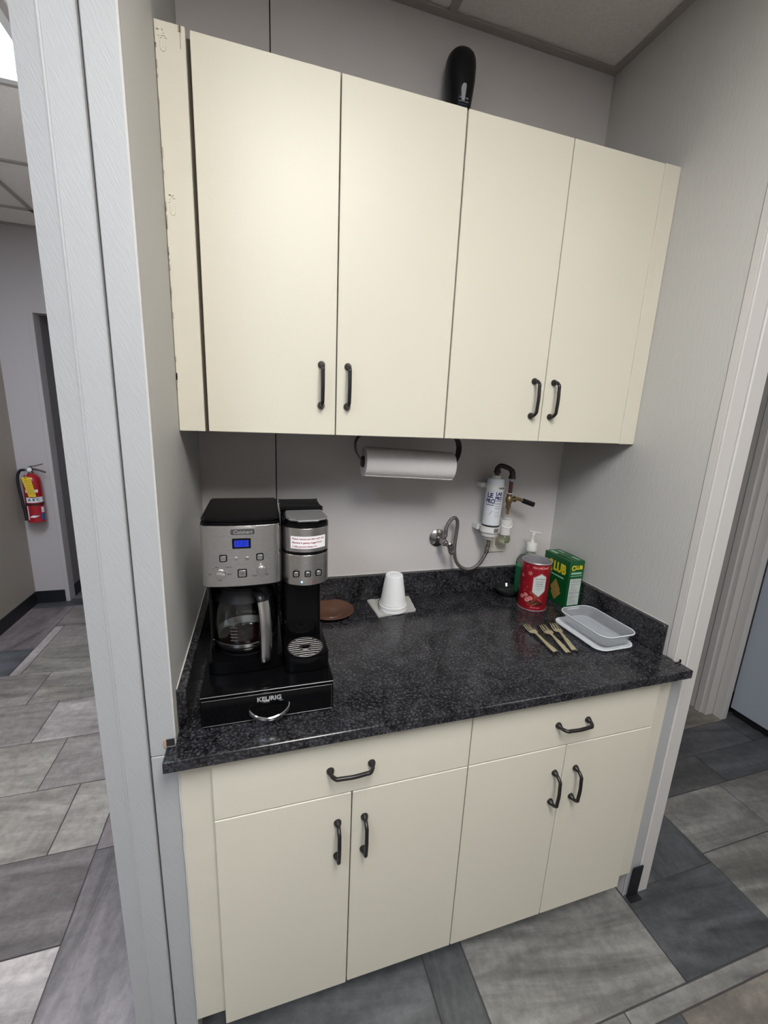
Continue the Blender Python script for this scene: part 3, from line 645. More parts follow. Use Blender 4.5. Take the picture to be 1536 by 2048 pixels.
cf = Thing('coffee_carafe', 'glass coffee carafe with steel faced handle on the warming plate', 'carafe', (.136, -.425, 1.0275))
c = (.136, -.425, 0); zc = 1.0278
out = [(.0, 0), (.050, 0), (.0605, .003), (.0685, .010), (.0745, .024), (.0775, .050), (.0785, .080), (.0765, .108), (.0710, .132), (.0630, .148), (.0600, .156)]
outer = [(r*.985, zc+z) for r, z in out]; inner = [(max(0, r*.985-.0022), zc+z+(.0025 if z < .002 else 0)) for r, z in out][::-1]
cf.add('glass_body', MB().lathe(outer+inner, 56, c, cap=False), 'glass', smooth=True, label='clear glass jug', sharp=80)
cf.add('coffee_residue', MB().lathe([(0, zc+.0028), (.0455, zc+.0028), (.0600, zc+.0060), (.065, zc+.0110), (0, zc+.0110)], 48, c), mat('thin_coffee', (.06, .022, .010), .1, trans=.5, ior=1.33, bump=.01), smooth=True)
cf.add('steel_band', MB().lathe([(.0700, zc+.0150), (.0735, zc+.0230), (.0748, zc+.0235), (.0762, zc+.0320), (.0755, zc+.0325), (.0705, zc+.0150)], 56, c, cap=False), 'steel_v', smooth=True)
cf.add('collar', MB().lathe([(.0725, zc+.132), (.0655, zc+.146), (.0625, zc+.154), (.0620, zc+.160), (.0560, zc+.160), (.0560, zc+.154)], 48, c, cap=False), 'black_satin', smooth=True)
cf.add('lid', MB().lathe([(0, zc+.160), (.060, zc+.160), (.060, zc+.164), (.052, zc+.170), (.02, zc+.173), (0, zc+.173)], 48, c), 'black_satin', smooth=True)
# handle, leaving the neck and arching down toward the room
hv = Vector((.045, -.089, 0)).normalized()
def H(r, z): return (c[0]+hv.x*r, c[1]+hv.y*r, zc+z)
sw = (-hv.y, hv.x, 0)
hp = smooth_path([H(.060, .146), H(.074, .153), H(.090, .146), H(.098, .120), H(.102, .085), H(.103, .048), H(.101, .010), H(.096, .001)], 6)
cf.add('handle', MB().tube(hp, [.0115]*len(hp), 14, True, (1.0, .60, sw)), 'black_satin', smooth=True, label='black handle grip')
hp2 = smooth_path([H(.0985, .143), H(.1055, .120), H(.1105, .085), H(.1115, .048), H(.1095, .010), H(.1075, -.001)], 8)
cf.add('handle_face', MB().tube(hp2, [.0138]*len(hp2), 16, True, (1.0, .42, sw)), 'steel_v', smooth=True, label='curved brushed steel handle face')
cf.add('scale_marks', (lambda mb_: [mb_.tube([(c[0]+(.0780*math.cos(a)), c[1]+.0780*math.sin(a), zc+z) for a in [math.radians(d) for d in range(-112, -98, 3)]], .0004, 5) for z in (.045, .053, .061, .069, .077)] and mb_)(MB()), 'greyink')

sa = Thing('saucer', 'round brown plastic saucer lying on the counter right of the coffee maker', 'saucer', (.405, -.095, ZT))
sa.add('dish', MB().lathe([(0, .9160), (.040, .9150), (.042, .9146), (.046, .9165), (.070, .9245), (.080, .9290), (.0815, .9300), (.080, .9312), (.070, .9270), (.046, .9195), (.0435, .9185), (.042, .9205), (.040, .9190), (0, .9180)], 56, (.405, -.095, 0)), 'saucer', smooth=True, sharp=60)

nk = Thing('napkin', 'white folded paper napkin under the upside down foam cups', 'napkin', (.634, -.088, ZT))
def sheet(corners, z, th, n=10, wave=.0012, seed=1):
    rnd = random.Random(seed); mb_ = MB(); A, B_, C_, D = [Vector((*p, 0)) for p in corners]; g = []
    for j in range(n+1):
        row = []
        for i in range(n+1):
            p = A.lerp(B_, i/n).lerp(D.lerp(C_, i/n), j/n); e = max(abs(i/n-.5), abs(j/n-.5))*2
            zz = z+wave*max(0, e-.72)*3.6*abs(math.sin(i*1.7+j*.9+seed)); row.append(mb_.b.verts.new((p.x+rnd.uniform(-.0004, .0004), p.y+rnd.uniform(-.0004, .0004), zz)))
        g.append(row)
    for j in range(n):
        for i in range(n): mb_.b.faces.new((g[j][i], g[j][i+1], g[j+1][i+1], g[j+1][i]))
    bmesh.ops.solidify(mb_.b, geom=mb_.b.faces[:], thickness=-th); return mb_
cor = [(.561, -.164), (.706, -.142), (.722, -.016), (.555, -.024)]
nk.add('sheet', sheet(cor, ZT+.0006, .0006, wave=.0010, seed=1), 'napkin', smooth=True)
nk.add('sheet', sheet([(a+.001, b+.0006) for a, b in cor], ZT+.0022, .0006, wave=.0040, seed=3), 'napkin', smooth=True)
def cup_(z, lab, s=1.0):
    t = Thing('foam_cup', lab, 'cup', (.629, -.108, z), group='upside down foam cups on the napkin')
    h = .119; rb, rt_ = .0485, .0305
    def R(q): return rb+(rt_-rb)*q
    o = [(rb-.003, 0), (rb+.0012, 0), (rb+.0015, .004), (rb+.0012, .008), (R(.08), .0085), (R(.10), .017), (R(.10)-.0012, .0175), (R(.95), h*.95), (R(1)-.0004, h-.002), (R(1)-.003, h), (.024, h), (.0225, h-.0018), (.012, h-.0022), (.010, h-.0010), (0, h-.0008)]
    i = [(0, h-.004), (R(1)-.004, h-.005), (rb-.003, 0)]
    t.add('shell', MB().lathe([(r_, z+q) for r_, q in o+i], 48, (.629, -.108, 0), cap=False), 'foam', smooth=True, sharp=40)
cup_(ZT+.0034, 'lower upside down white foam cup, only its rim showing under the other cup')
cup_(ZT+.0034+.0125, 'upper upside down white foam cup standing nested over the other cup')

# ================================================================== PAPER TOWEL
tw = Thing('paper_towel_roll', 'white paper towel roll hanging under the wall cabinets', 'paper towel', (.634, -.17, 1.40))
xa, xb, zaA, zaB, ra = .4880, .7840, 1.4520, 1.4390, .0465
ax = Vector((xb-xa, 0, zaB-zaA)); ln = ax.length; q = Vector((0, 0, 1)).rotation_difference(ax.normalized()).to_matrix().to_4x4()
cA = (xa, -.17, zaA)
tw.add('roll', MB().lathe([(.019, 0), (ra-.001, 0), (ra, .001), (ra, ln-.001), (ra-.001, ln), (.019, ln), (.019, 0)], 56, cA, q, cap=False), 'paper', smooth=True)
tw.add('core', MB().lathe([(.0175, -.0004), (.0188, -.0004), (.0188, ln+.0004), (.0175, ln+.0004), (.0175, -.0004)], 32, cA, q, cap=False), 'core', smooth=True)
tw.add('loose_sheet', MB().tube([(xa+.001, -.17-ra*.55, zaA-ra*.86), (xb-.001, -.17-ra*.55, zaB-ra*.86)], .0011, 6), 'paper', smooth=True)
hl = Thing('paper_towel_holder', 'dark metal two armed holder screwed under the wall cabinets around the towel roll', 'towel holder', (.634, -.17, ZU0))
def strap(pts, w, th=.0016, wn=None):
    mb_ = MB(); P = smooth_path([(p[0], 0, p[1]) for p in pts], 6); k = len(P); ws = [w if wn is None else w+(wn-w)*i/(k-1) for i in range(k)]
    g = []
    for i, p in enumerate(P):
        tt = (P[min(i+1, k-1)]-P[max(i-1, 0)]).normalized(); nn = Vector((tt.z, 0, -tt.x))*th
        g.append([mb_.b.verts.new((p.x+s*nn.x, -.17+e*ws[i]/2, p.z+s*nn.z)) for s, e in ((-.5, -1), (.5, -1), (.5, 1), (-.5, 1))])
    for A, B_ in zip(g, g[1:]):
        for j in range(4): mb_.b.faces.new((A[j], A[(j+1) % 4], B_[(j+1) % 4], B_[j]))
    mb_.b.faces.new(g[0]); mb_.b.faces.new(g[-1][::-1]); bmesh.ops.recalc_face_normals(mb_.b, faces=mb_.b.faces); return mb_
zz = ZU0-.002
hl.add('arm', strap([(.515, zz), (.488, zz-.0005), (.470, zz-.008), (.461, zz-.026), (.463, zz-.050), (.474, 1.466), (.4845, 1.452)], .034, wn=.026), 'bronze', smooth=True)
hl.add('arm', strap([(.760, zz), (.786, zz-.0005), (.801, zz-.010), (.8085, zz-.030), (.8075, zz-.055), (.799, 1.458), (.7885, 1.442)], .044, wn=.032), 'bronze', smooth=True)
hl.add('mount_bar', MB().box(.508, .768, -.185, -.155, ZU0-.0035, ZU0-.0006), 'bronze')
hl.add('end_knob', MB().lathe([(0, -.006), (.0165, -.006), (.0165, .010), (0, .010)], 24, cA, q), 'bronze', smooth=True)
hl.add('end_knob', MB().lathe([(0, ln-.010), (.0165, ln-.010), (.0165, ln+.006), (0, ln+.006)], 24, cA, q), 'bronze', smooth=True)

# ================================================================== WATER LINE
RX = Matrix.Rotation(PI/2, 4, 'X')
va = Thing('shutoff_valve', 'chrome round shutoff valve with oval handle on the back wall', 'valve', (.834, -.002, 1.143))
va.add('escutcheon', MB().lathe([(0, 0), (.0345, 0), (.0340, .003), (.026, .008), (.015, .0125), (.0, .0135)], 40, (.834, -.0015, 1.143), RX), 'nickel', smooth=True)
va.add('body', MB().lathe([(.009, .0), (.009, .035), (.0125, .036), (.0125, .060), (.008, .062), (.006, .075), (0, .075)], 20, (.834, -.010, 1.143), RX).tube([(.834, -.056, 1.143), (.838, -.057, 1.170)], .0075, 14).tube([(.838, -.057, 1.163), (.8385, -.057, 1.175)], .0100, 6), 'nickel', smooth=True)
t_ = Matrix.Translation((.8515, -.086, 1.125)) @ Matrix.Rotation(-.25, 4, 'Y') @ Matrix.Scale(.52, 4, (1, 0, 0)) @ RX
va.add('handle', MB().lathe([(0, -.004), (.020, -.004), (.0245, -.001), (.0245, .003), (.020, .006), (.012, .004), (0, .006)], 32, (0, 0, 0), t_).tube([(.836, -.080, 1.141), (.850, -.087, 1.127)], .006, 10), 'nickel', smooth=True)
ho = Thing('supply_hose', 'braided grey hose looping from the shutoff valve to the water filter', 'hose', (.90, -.06, 1.03))
hp = smooth_path([(.8385, -.057, 1.180), (.842, -.057, 1.200), (.855, -.056, 1.224), (.8745, -.053, 1.234), (.888, -.050, 1.218), (.8895, -.048, 1.180), (.886, -.048, 1.130), (.889, -.050, 1.080), (.906, -.054, 1.046), (.934, -.058, 1.0295), (.965, -.063, 1.033), (.991, -.067, 1.056), (1.008, -.070, 1.090), (1.0125, -.070, 1.106)], 9)
ho.add('hose', MB().tube(hp, .0066, 14), 'braid', smooth=True)
ho.add('end_fitting', MB().tube([(.8385, -.057, 1.174), (.840, -.057, 1.190)], .0080, 12), 'nickel', smooth=True)
ho.add('end_fitting', MB().tube([(1.0095, -.070, 1.094), (1.0130, -.070, 1.112)], .0088, 12).tube([(1.0130, -.070, 1.112), (1.0145, -.070, 1.120)], .0100, 6), 'nickel', smooth=True)

wf = Thing('water_filter', 'white inline water filter cylinder with navy lettering clipped to the back wall', 'water filter', (1.018, -.07, 1.12))
F0, F1 = Vector((1.0145, -.070, 1.118)), Vector((1.0235, -.070, 1.408)); fa = (F1-F0).normalized(); qf = Vector((0, 0, 1)).rotation_difference(fa).to_matrix().to_4x4()
def FL(prof, n=40, m_=None): return MB().lathe(prof, n, F0, qf)
wf.add('cartridge', FL([(0, .088), (.0325, .088), (.0325, .242), (.0315, .246), (.0315, .262), (.0285, .268), (.0, .268)]), 'label', smooth=True)
wf.add('cap', FL([(.016, .267), (.0175, .268), (.0175, .277), (.0165, .279), (0, .279)]), 'white', smooth=True, label='stepped top cap')
wf.add('nipple', FL([(.0075, .278), (.0075, .294)], 16), 'iron', smooth=True)
wf.add('clip', FL([(.0328, .226), (.0345, .226), (.0345, .243), (.0328, .243), (.0328, .226)]).box(.981, 1.060, -.040, -.0015, 1.347, 1.364), 'white', smooth=True)
wf.add('clip', FL([(.0328, .064), (.0370, .064), (.0370, .086), (.0328, .086), (.0328, .064)]).box(.978, 1.058, -.040, -.0015, 1.182, 1.202), 'white', smooth=True)
wf.add('dark_band', FL([(.0327, .086), (.0333, .086), (.0333, .093), (.0327, .093), (.0327, .086)]), 'ink', smooth=True)
wf.add('cap', FL([(0, .034), (.017, .034), (.018, .046), (.030, .047), (.0315, .050), (.0315, .064), (.0326, .066), (.0326, .088), (0, .088)]), 'white', smooth=True, label='stepped bottom cap')
wf.add('nipple', FL([(0, .0), (.0085, .0), (.0085, .014), (.0070, .016), (.0070, .034), (0, .034)], 16), 'nickel', smooth=True)
def fmap(a0, h, r=.0326):
    def f(u, v, w):
        a = a0+u/r; return tuple(F0 + qf @ Vector(((r+w)*math.sin(a), -(r+w)*math.cos(a), h+v)))
    return f
# camera sees the cartridge from its left front: angle 0 looks to -y
tx = MB()
text_bm(tx, 'LE', .0235, fmap(-1.02, .205), bold=.0009, ext=.0001, sub=.004); text_bm(tx, 'PRO', .0235, fmap(-.93, .1835), bold=.0009, ext=.0001, sub=.004, xs=.8)
text_bm(tx, 'LAR', .0170, fmap(.02, .2125), bold=.0008, ext=.0001, sub=.004, xs=.85); text_bm(tx, 'PRO', .0170, fmap(.02, .1965), bold=.0008, ext=.0001, sub=.004, xs=.85)
def strip(mb_, f, u0_, u1_, v0_, v1_, n=6):
    for i in range(n):
        a, b = u0_+(u1_-u0_)*i/n, u0_+(u1_-u0_)*(i+1)/n; mb_.quad(f(a, v0_, .0003), f(b, v0_, .0003), f(b, v1_, .0003), f(a, v1_, .0003))
    return mb_
strip(tx, fmap(-.93, .170), -.016, .016, -.0014, .0014); strip(tx, fmap(.02, .1865), -.012, .012, -.0010, .0010)
wf.add('lettering', tx, 'navy')
tx = MB(); text_bm(tx, 'MODEL', .0072, fmap(.0, .1760), bold=.0002, ext=.0001, sub=.004)
strip(tx, fmap(.24, .2345, .0346), -.013, .013, -.0035, .0035)
for v in (.166, .1585): strip(tx, fmap(.0, v), -.0105, .0105, -.0009, .0009)
for v in (.1455, .1415, .1355, .1305, .1265): strip(tx, fmap(.02, v), -.0105, .0105, -.00035, .00035)
for i in range(8): f = fmap(-.85+.04*i, .133+.0022*i); strip(tx, f, -.0012, .0012, -.0008, .0010, 1)
wf.add('fine_print', tx, 'greyink')
wf.add('foil_sticker', strip(MB(), fmap(.15, .075, .0372), -.011, .011, -.008, .008), 'silver_plastic')

fa_ = Thing('filter_faucet', 'dark pipe and brass faucet with a black lever hooked over the water filter', 'faucet', (1.07, -.08, 1.25))
e0 = F0+fa*.292
p1 = smooth_path([tuple(e0), (1.0240, -.070, 1.421), (1.0300, -.0715, 1.4300), (1.0420, -.074, 1.4310), (1.0600, -.080, 1.4250), (1.0720, -.083, 1.4180), (1.0790, -.085, 1.4070), (1.0795, -.085, 1.3900)], 6)
k = len(p1)
fa_.add('elbow_pipe', MB().tube(p1, [.0105 if (i < 8 or i > k-12) else .0088 for i in range(k)], 16).lathe([(.0128, 0), (.0128, .007), (.0115, .008)], 16, (1.0235, -.070, 1.405)).lathe([(.0115, 0), (.0130, .001), (.0130, .009)], 16, (1.0795, -.085, 1.385)), 'iron', smooth=True)
fa_.add('tape_wrap', MB().lathe([(.0082, 1.375), (.0086, 1.376), (.0086, 1.386), (.0080, 1.387)], 16, (1.0795, -.085, 0)), 'tape', smooth=True)
fa_.add('drop_pipe', MB().lathe([(.0074, 1.328), (.0074, 1.377)], 16, (1.0780, -.085, 0)), 'redpipe', smooth=True)
fa_.add('valve_body', MB().lathe([(0, 1.329), (.0100, 1.329), (.0100, 1.322), (.0090, 1.320), (.0120, 1.314), (.0135, 1.306), (.0120, 1.297), (.0088, 1.291), (.0088, 1.282), (.0100, 1.281), (.0100, 1.276), (.0070, 1.274), (.0052, 1.272), (.0052, 1.250), (0, 1.250)], 20, (1.0765, -.085, 0)).tube([(1.0765, -.085, 1.306), (1.098, -.086, 1.308)], .0088, 14).tube([(1.096, -.086, 1.308), (1.102, -.086, 1.308)], .0115, 8), 'brass', smooth=True)
fa_.add('collar_ring', MB().lathe([(.0105, 1.329), (.0105, 1.3315), (.0080, 1.3320)], 18, (1.0770, -.085, 0)), 'white', smooth=True)
fa_.add('lever', MB().tube(smooth_path([(1.100, -.086, 1.309), (1.112, -.088, 1.310), (1.128, -.090, 1.304), (1.142, -.092, 1.299)], 4), .0060, 10, True, (.5, 1.15, (0, 1, 0))), 'brass', smooth=True)
fa_.add('lever_grip', MB().tube(smooth_path([(1.132, -.0905, 1.303), (1.150, -.093, 1.297), (1.180, -.097, 1.287)], 4), .0088, 12, True, (.6, 1.05, (0, 1, 0))), 'black_satin', smooth=True)

ol = Thing('outlet_plate', 'ivory wall outlet plate behind the air freshener', 'outlet', (1.096, -.002, 1.13))
ol.add('plate', MB().prism(rrect(1.060, 1.131, 1.074, 1.190, .004, 4), -.0065, -.001, 'y', .0015, 2), 'ivory', smooth=True)
for z in (1.104, 1.152):
    s_ = ol.add('socket', MB().prism(rrect(1.078, 1.113, z-.013, z+.013, .009, 5), -.0085, -.0062, 'y', .0005, 1), 'ivory', smooth=True)
    ol.add('slots', MB().box(1.087, 1.089, -.0088, -.0080, z-.001, z+.007).box(1.101, 1.103, -.0088, -.0080, z-.001, z+.007).box(1.0935, 1.0965, -.0088, -.0080, z-.009, z-.006), 'ink', s_)
fr_ = Thing('air_freshener', 'small white plug-in air freshener with clear oil bulb in the outlet', 'air freshener', (1.100, -.045, 1.12))
fc = (1.100, -.046, 0)
fr_.add('housing', MB().lathe([(.0195, 1.158), (.0215, 1.160), (.0235, 1.185), (.0268, 1.215), (.0275, 1.222), (.0255, 1.222), (.020, 1.217), (0, 1.216)], 36, fc, Matrix.Identity(4)), 'white', smooth=True)
fr_.add('swoosh_ridge', MB().tube([(fc[0]+.0252*math.sin(a), fc[1]-.0252*math.cos(a), 1.208-.018*(1-((a)/1.2)**2)+.006*a) for a in [-1.2+i*.15 for i in range(17)]], .0013, 6), 'foam', smooth=True)
fr_.add('oil_bulb', MB().lathe([(0, 1.122), (.012, 1.123), (.0205, 1.129), (.0235, 1.139), (.0215, 1.151), (.0165, 1.1575), (0, 1.1578)], 32, fc), 'oil', smooth=True)
fr_.add('plug_body', MB().box(1.084, 1.110, -.034, -.009, 1.118, 1.158, .004, 2), 'ivory', smooth=True)

# ================================================================== RIGHT SIDE OF COUNTER
bl = Thing('glass_bowl', 'small dark glass bowl beside the red tin near the backsplash', 'bowl', (1.128, -.085, ZT))
bc = (1.121, -.072, ZT+.0006)
bl.add('bowl', MB().lathe([(0, .0), (.022, 0), (.034, .006), (.045, .018), (.0495, .028), (.050, .0295), (.048, .030), (.0465, .028), (.042, .0185), (.032, .009), (.02, .0045), (0, .004)], 40, bc), mat('smoked_glass', (.05, .06, .06), .05, trans=.6, ior=1.5, bump=.02), smooth=True)
so = Thing('soap_dispenser', 'clear pump soap bottle with green soap and white pump behind the red tin', 'soap bottle', (1.205, -.075, ZT))
sx, sy = 1.2080, -.0780
def se(a, b, n=36, e=2.6):
    o = []
    for i in range(n):
        t = 2*PI*i/n; c_, s_ = math.cos(t), math.sin(t); o.append((a*math.copysign(abs(c_)**(2/e), c_), b*math.copysign(abs(s_)**(2/e), s_)))
    return o
def loft(secs, close=True):
    mb_ = MB(); g = [[mb_.b.verts.new((sx+x, sy+y, z)) for x, y in se(a, b)] for a, b, z in secs]
    for A, B_ in zip(g, g[1:]):
        for i in range(36): mb_.b.faces.new((A[i], A[(i+1) % 36], B_[(i+1) % 36], B_[i]))
    mb_.b.faces.new(g[0][::-1]); mb_.b.faces.new(g[-1]); bmesh.ops.recalc_face_normals(mb_.b, faces=mb_.b.faces); return mb_
so.add('bottle', loft([(.052, .031, ZT+.0006), (.055, .034, ZT+.006), (.0555, .0345, ZT+.13), (.053, .033, 1.060), (.044, .028, 1.074), (.026, .020, 1.082), (.0165, .0165, 1.086), (.0165, .0165, 1.098)]), 'soapglass', smooth=True)
so.add('soap_liquid', loft([(.050, .029, ZT+.003), (.053, .032, ZT+.008), (.0535, .0325, 1.036)]), 'soap', smooth=True)
so.add('collar', MB().lathe([(.020, 1.0985), (.0215, 1.100), (.0205, 1.126), (.0195, 1.1275), (.009, 1.130), (.0075, 1.142), (0, 1.143)], 32, (sx, sy, 0)), 'white', smooth=True)
so.add('pump_head', MB().lathe([(0, 1.142), (.0050, 1.142), (.0045, 1.160), (.0085, 1.162), (.0085, 1.171), (0, 1.173)], 24, (sx, sy, 0)).tube(smooth_path([(sx-.020, sy+.004, 1.178), (sx, sy, 1.173), (sx+.026, sy-.006, 1.169), (sx+.031, sy-.007, 1.164)], 5), .0042, 10, True, (1.2, .7, (0, 1, 0))), 'white', smooth=True)

cn = Thing('cookie_tin', 'open red round tin printed with snowflakes and wafer sweets', 'tin', (1.160, -.182, ZT))
CX, CY, CR, CZ1 = 1.160, -.182, .0520, 1.0975
cn.add('body', MB().lathe([(CR, ZT+.0025), (CR, CZ1-.003)], 64, (CX, CY, 0), cap=False), 'red', smooth=True)
cn.add('rim', MB().lathe([(CR-.001, CZ1-.0035), (CR+.0012, CZ1-.0035), (CR+.0016, CZ1-.001), (CR+.0006, CZ1+.0006), (CR-.0012, CZ1), (CR-.0015, CZ1-.004), (CR-.0018, CZ1-.050), (CR-.0020, ZT+.006), (0, ZT+.006), (0, ZT+.004), (CR-.001, ZT+.004), (CR-.001, CZ1-.0035)], 64, (CX, CY, 0), cap=False), 'tin', smooth=True, label='bare metal rim and inside')
cn.add('bottom_rim', MB().lathe([(CR-.002, ZT+.0004), (CR+.0010, ZT+.0004), (CR+.0013, ZT+.0022), (CR+.0003, ZT+.0030), (CR-.002, ZT+.003)], 64, (CX, CY, 0), cap=False), 'tin', smooth=True)
va_ = math.atan2(CX-CAM[0], -(CAM[1]-CY))*-1   # the print is turned: its middle looks a little right of the viewer
def cmap(du, dz, r=CR+.0002): return cyl_map(CX, CY, r, va_+du/CR, dz)
def poly(mb_, f, pts, w=.0003, sub=2):
    t = bmesh.new(); fc_ = t.faces.new([t.verts.new((p[0], p[1], 0)) for p in pts])
    bmesh.ops.triangulate(t, faces=[fc_]); bmesh.ops.subdivide_edges(t, edges=t.edges[:], cuts=sub, use_grid_fill=True)
    for v in t.verts: v.co = Vector(f(v.co.x, v.co.y, w))
    mb_._in(t); return mb_
def ell(cx, cy, a, b, rot=0, n=16):
    return [(cx+a*math.cos(t)*math.cos(rot)-b*math.sin(t)*math.sin(rot), cy+a*math.cos(t)*math.sin(rot)+b*math.sin(t)*math.cos(rot)) for t in [2*PI*i/n for i in range(n)]]
f = cmap(.0, 0)
fl_ = MB()
def flake(u, z, r):
    for i in range(7):
        a = 2*PI*i/7+.3; poly(fl_, f, [(u+.1*r*math.cos(a), z+.1*r*math.sin(a)), (u+.6*r*math.cos(a-.28), z+.6*r*math.sin(a-.28)), (u+r*math.cos(a), z+r*math.sin(a)), (u+.6*r*math.cos(a+.28), z+.6*r*math.sin(a+.28))], .0003, 0)
flake(-.017, 1.058, .0095); flake(-.0475, 1.042, .0085)
for u, z in ((-.030, 1.082), (-.031, .988), (-.040, 1.015)): poly(fl_, f, ell(u, z, .0018, .0018, n=8), .0003, 0)
cn.add('snowflake_print', fl_, 'pink')
wb_ = MB()
def bar(mb_, u0_, z0_, u1_, z1_, w):
    d = Vector((u1_-u0_, z1_-z0_)); nrm = Vector((-d.y, d.x)).normalized()*w/2
    poly(mb_, f, [(u0_-nrm.x, z0_-nrm.y), (u1_-nrm.x, z1_-nrm.y), (u1_+nrm.x, z1_+nrm.y), (u0_+nrm.x, z0_+nrm.y)], .0002, 2)
dk = MB(); poly(dk, f, ell(.008, .947, .032, .010, -.15), .00010, 1); cn.add('shadow_print', dk, 'darkprint')
for a in ((-.024, 1.005, .024, .946, .006), (-.004, .985, .035, .950, .006), (-.016, .938, .010, .957, .006), (-.004, .935, .018, .947, .0055)): bar(wb_, *a)
cn.add('wafer_print', wb_, 'brownprint')
ms = MB()
for u, z, r, a in ((-.040, .962, .0085, .2), (-.025, .972, .0085, -.3), (-.018, .955, .0100, .3), (-.007, .963, .0090, -.5)): poly(ms, f, ell(u, z, r, r*.86, a), .0004, 1)
cn.add('mint_print', ms, 'pink')
st_ = MB()
for u, z in ((-.040, .962), (-.025, .972), (-.018, .955), (-.007, .963)):
    for k in (-1, 0, 1): bar(st_, u-.004+k*.0035, z+.005, u+.003+k*.0035, z-.005, .0010)
for v in st_.b.verts:
    d = Vector((v.co.x-CX, v.co.y-CY, 0)).normalized(); v.co += d*.0004
cn.add('mint_stripes', st_, 'redink')
hx = [(.022, 1.060), (.042, 1.047), (.042, .995), (.020, .973), (-.003, .990), (-.003, 1.043)]
cn.add('label_border', poly(MB(), f, [(.0195+(u-.0195)*1.07, 1.018+(z-1.018)*1.05) for u, z in hx], .0004, 5), 'pink')
cn.add('label_edge', poly(MB(), f, [(.0195+(u-.0195)*1.04, 1.018+(z-1.018)*1.03) for u, z in hx], .0006, 5), 'redink')
cn.add('label_panel', poly(MB(), f, hx, .0008, 5), 'facts', label='white six sided label panel')
tx = MB()
for i, (s, sz, z) in enumerate((('Harry&David', .0078, 1.0405), ('CHOCOLATE', .0058, 1.0300), ('PEPPERMINT', .0058, 1.0215), ('WAFER ROLLS', .0056, 1.0130))):
    text_bm(tx, s, sz, (lambda z: (lambda u, v, w: f(u+.0195, v+z, w+.0010)))(z), ext=.0001, sub=.005, xs=.86, shear=.3 if i == 0 else 0, bold=.0001)
for z, hw in ((1.0045, .013), (.9995, .008)): strip(tx, lambda u, v, w, z=z: f(u+.0195, v+z, w+.0008), -hw, hw, -.0005, .0005)
cn.add('label_text', tx, 'greyink')
tx = MB(); text_bm(tx, 'Harry&David', .0125, lambda u, v, w: f(u+.0175, v+1.0820, w+.0003), ext=.0001, sub=.005, xs=.86, shear=.35, bold=.0003)
cn.add('lettering', tx, 'pink'); tx = MB()
text_bm(tx, 'NET WT 14 OZ', .0048, lambda u, v, w: f(u+.0130, v+.9275, w+.0003), ext=.0001, sub=.005, bold=.0002)
cn.add('lettering', tx, 'pink')

cb = Thing('cracker_box', 'green cracker carton with yellow lettering behind the red tin', 'carton', (1.302, -.158, ZT))
X0, X1, Y0, Y1, Z1 = 1.2700, 1.3355, -.2300, -.0850, 1.0985
body = cb.add('carton', MB().box(X0, X1, Y0, Y1, ZT+.0005, Z1, .0012), 'green')
fp = MB().prism([(Y0+.002, 0), (Y0+.060, .0), (Y0+.063, .0022), (Y1-.058, .0022), (Y1-.055, 0), (Y1-.002, 0), (Y1-.002, .001), (Y0+.002, .001)], X0+.014, X1-.002, 'x')
bmesh.ops.translate(fp.b, verts=fp.b.verts, vec=(0, 0, Z1+.0002))
cb.add('top_flap', fp, 'green')
cb.add('flap_print', MB().box(X0+.012, X0+.024, Y1-.052, Y1-.012, Z1+.0002, Z1+.0016).box(X1-.022, X1-.014, Y0+.012, Y0+.050, Z1+.0002, Z1+.0016).box(X1-.022, X1-.014, Y1-.050, Y1-.018, Z1+.0002, Z1+.0016), 'greenlight')
tx = MB(); xm = (X0+X1)/2
text_bm(tx, 'C', .0270, on_y(X0+.0165, Y0-.0003, 1.0715), bold=.0010, xs=.85); text_bm(tx, 'LUB', .0205, on_y(X0+.0405, Y0-.0003, 1.0735), bold=.0010, xs=.88)
text_bm(tx, 'C', .066, on_nx(X0-.0003, -.125, 1.050), bold=.0022, xs=.55); text_bm(tx, 'LUB', .050, on_nx(X0-.0003, -.178, 1.055), bold=.0022, xs=.78)
cb.add('lettering', tx, 'yellow', body)
cb.add('side_strips', MB().box(X0+.010, X1-.010, Y0-.0005, Y0+.001, 1.0480, 1.0555).box(X0+.008, X1-.006, Y0-.0003, Y0+.001, 1.0400, 1.0425), 'greenlight', body)
cb.add('facts_panel', MB().box(X0+.009, X1-.007, Y0-.0006, Y0+.001, .925, 1.030), 'facts', body, label='pale nutrition panel')
tx = MB()
text_bm(tx, 'Nutrition Facts', .0078, on_y(xm+.001, Y0-.0007, 1.0240), ext=.0001, xs=.9)
for z, th in ((1.0165, .0016), (1.0080, .0013), (.9735, .0018), (.9565, .001)): tx.box(X0+.012, X1-.010, Y0-.0009, Y0-.0004, z, z+th)
for i in range(19):
    z = 1.0040-i*.0040
    if .958 < z < .9755 and z > .972: continue
    tx.box(X0+.012, X0+.012+random.uniform(.015, .034), Y0-.0009, Y0-.0004, z, z+.0007)
cb.add('facts_print', tx, 'greyink', body)
def face_x(pts, mb_, w): t = [(X0-w, y, z) for y, z in pts]; mb_.quad(*t); return mb_
ck = MB(); face_x([(-.166, 1.010), (-.195, .975), (-.168, .938), (-.139, .971)], ck, .0004); face_x([(-.172, .985), (-.201, .962), (-.170, .925), (-.145, .950)], ck, .0003)
cb.add('cracker_picture', ck, 'cracker', body)
cb.add('tagline_print', MB().box(X0-.0005, X0+.001, -.205, -.135, 1.0205, 1.0255), 'greenlight', body)

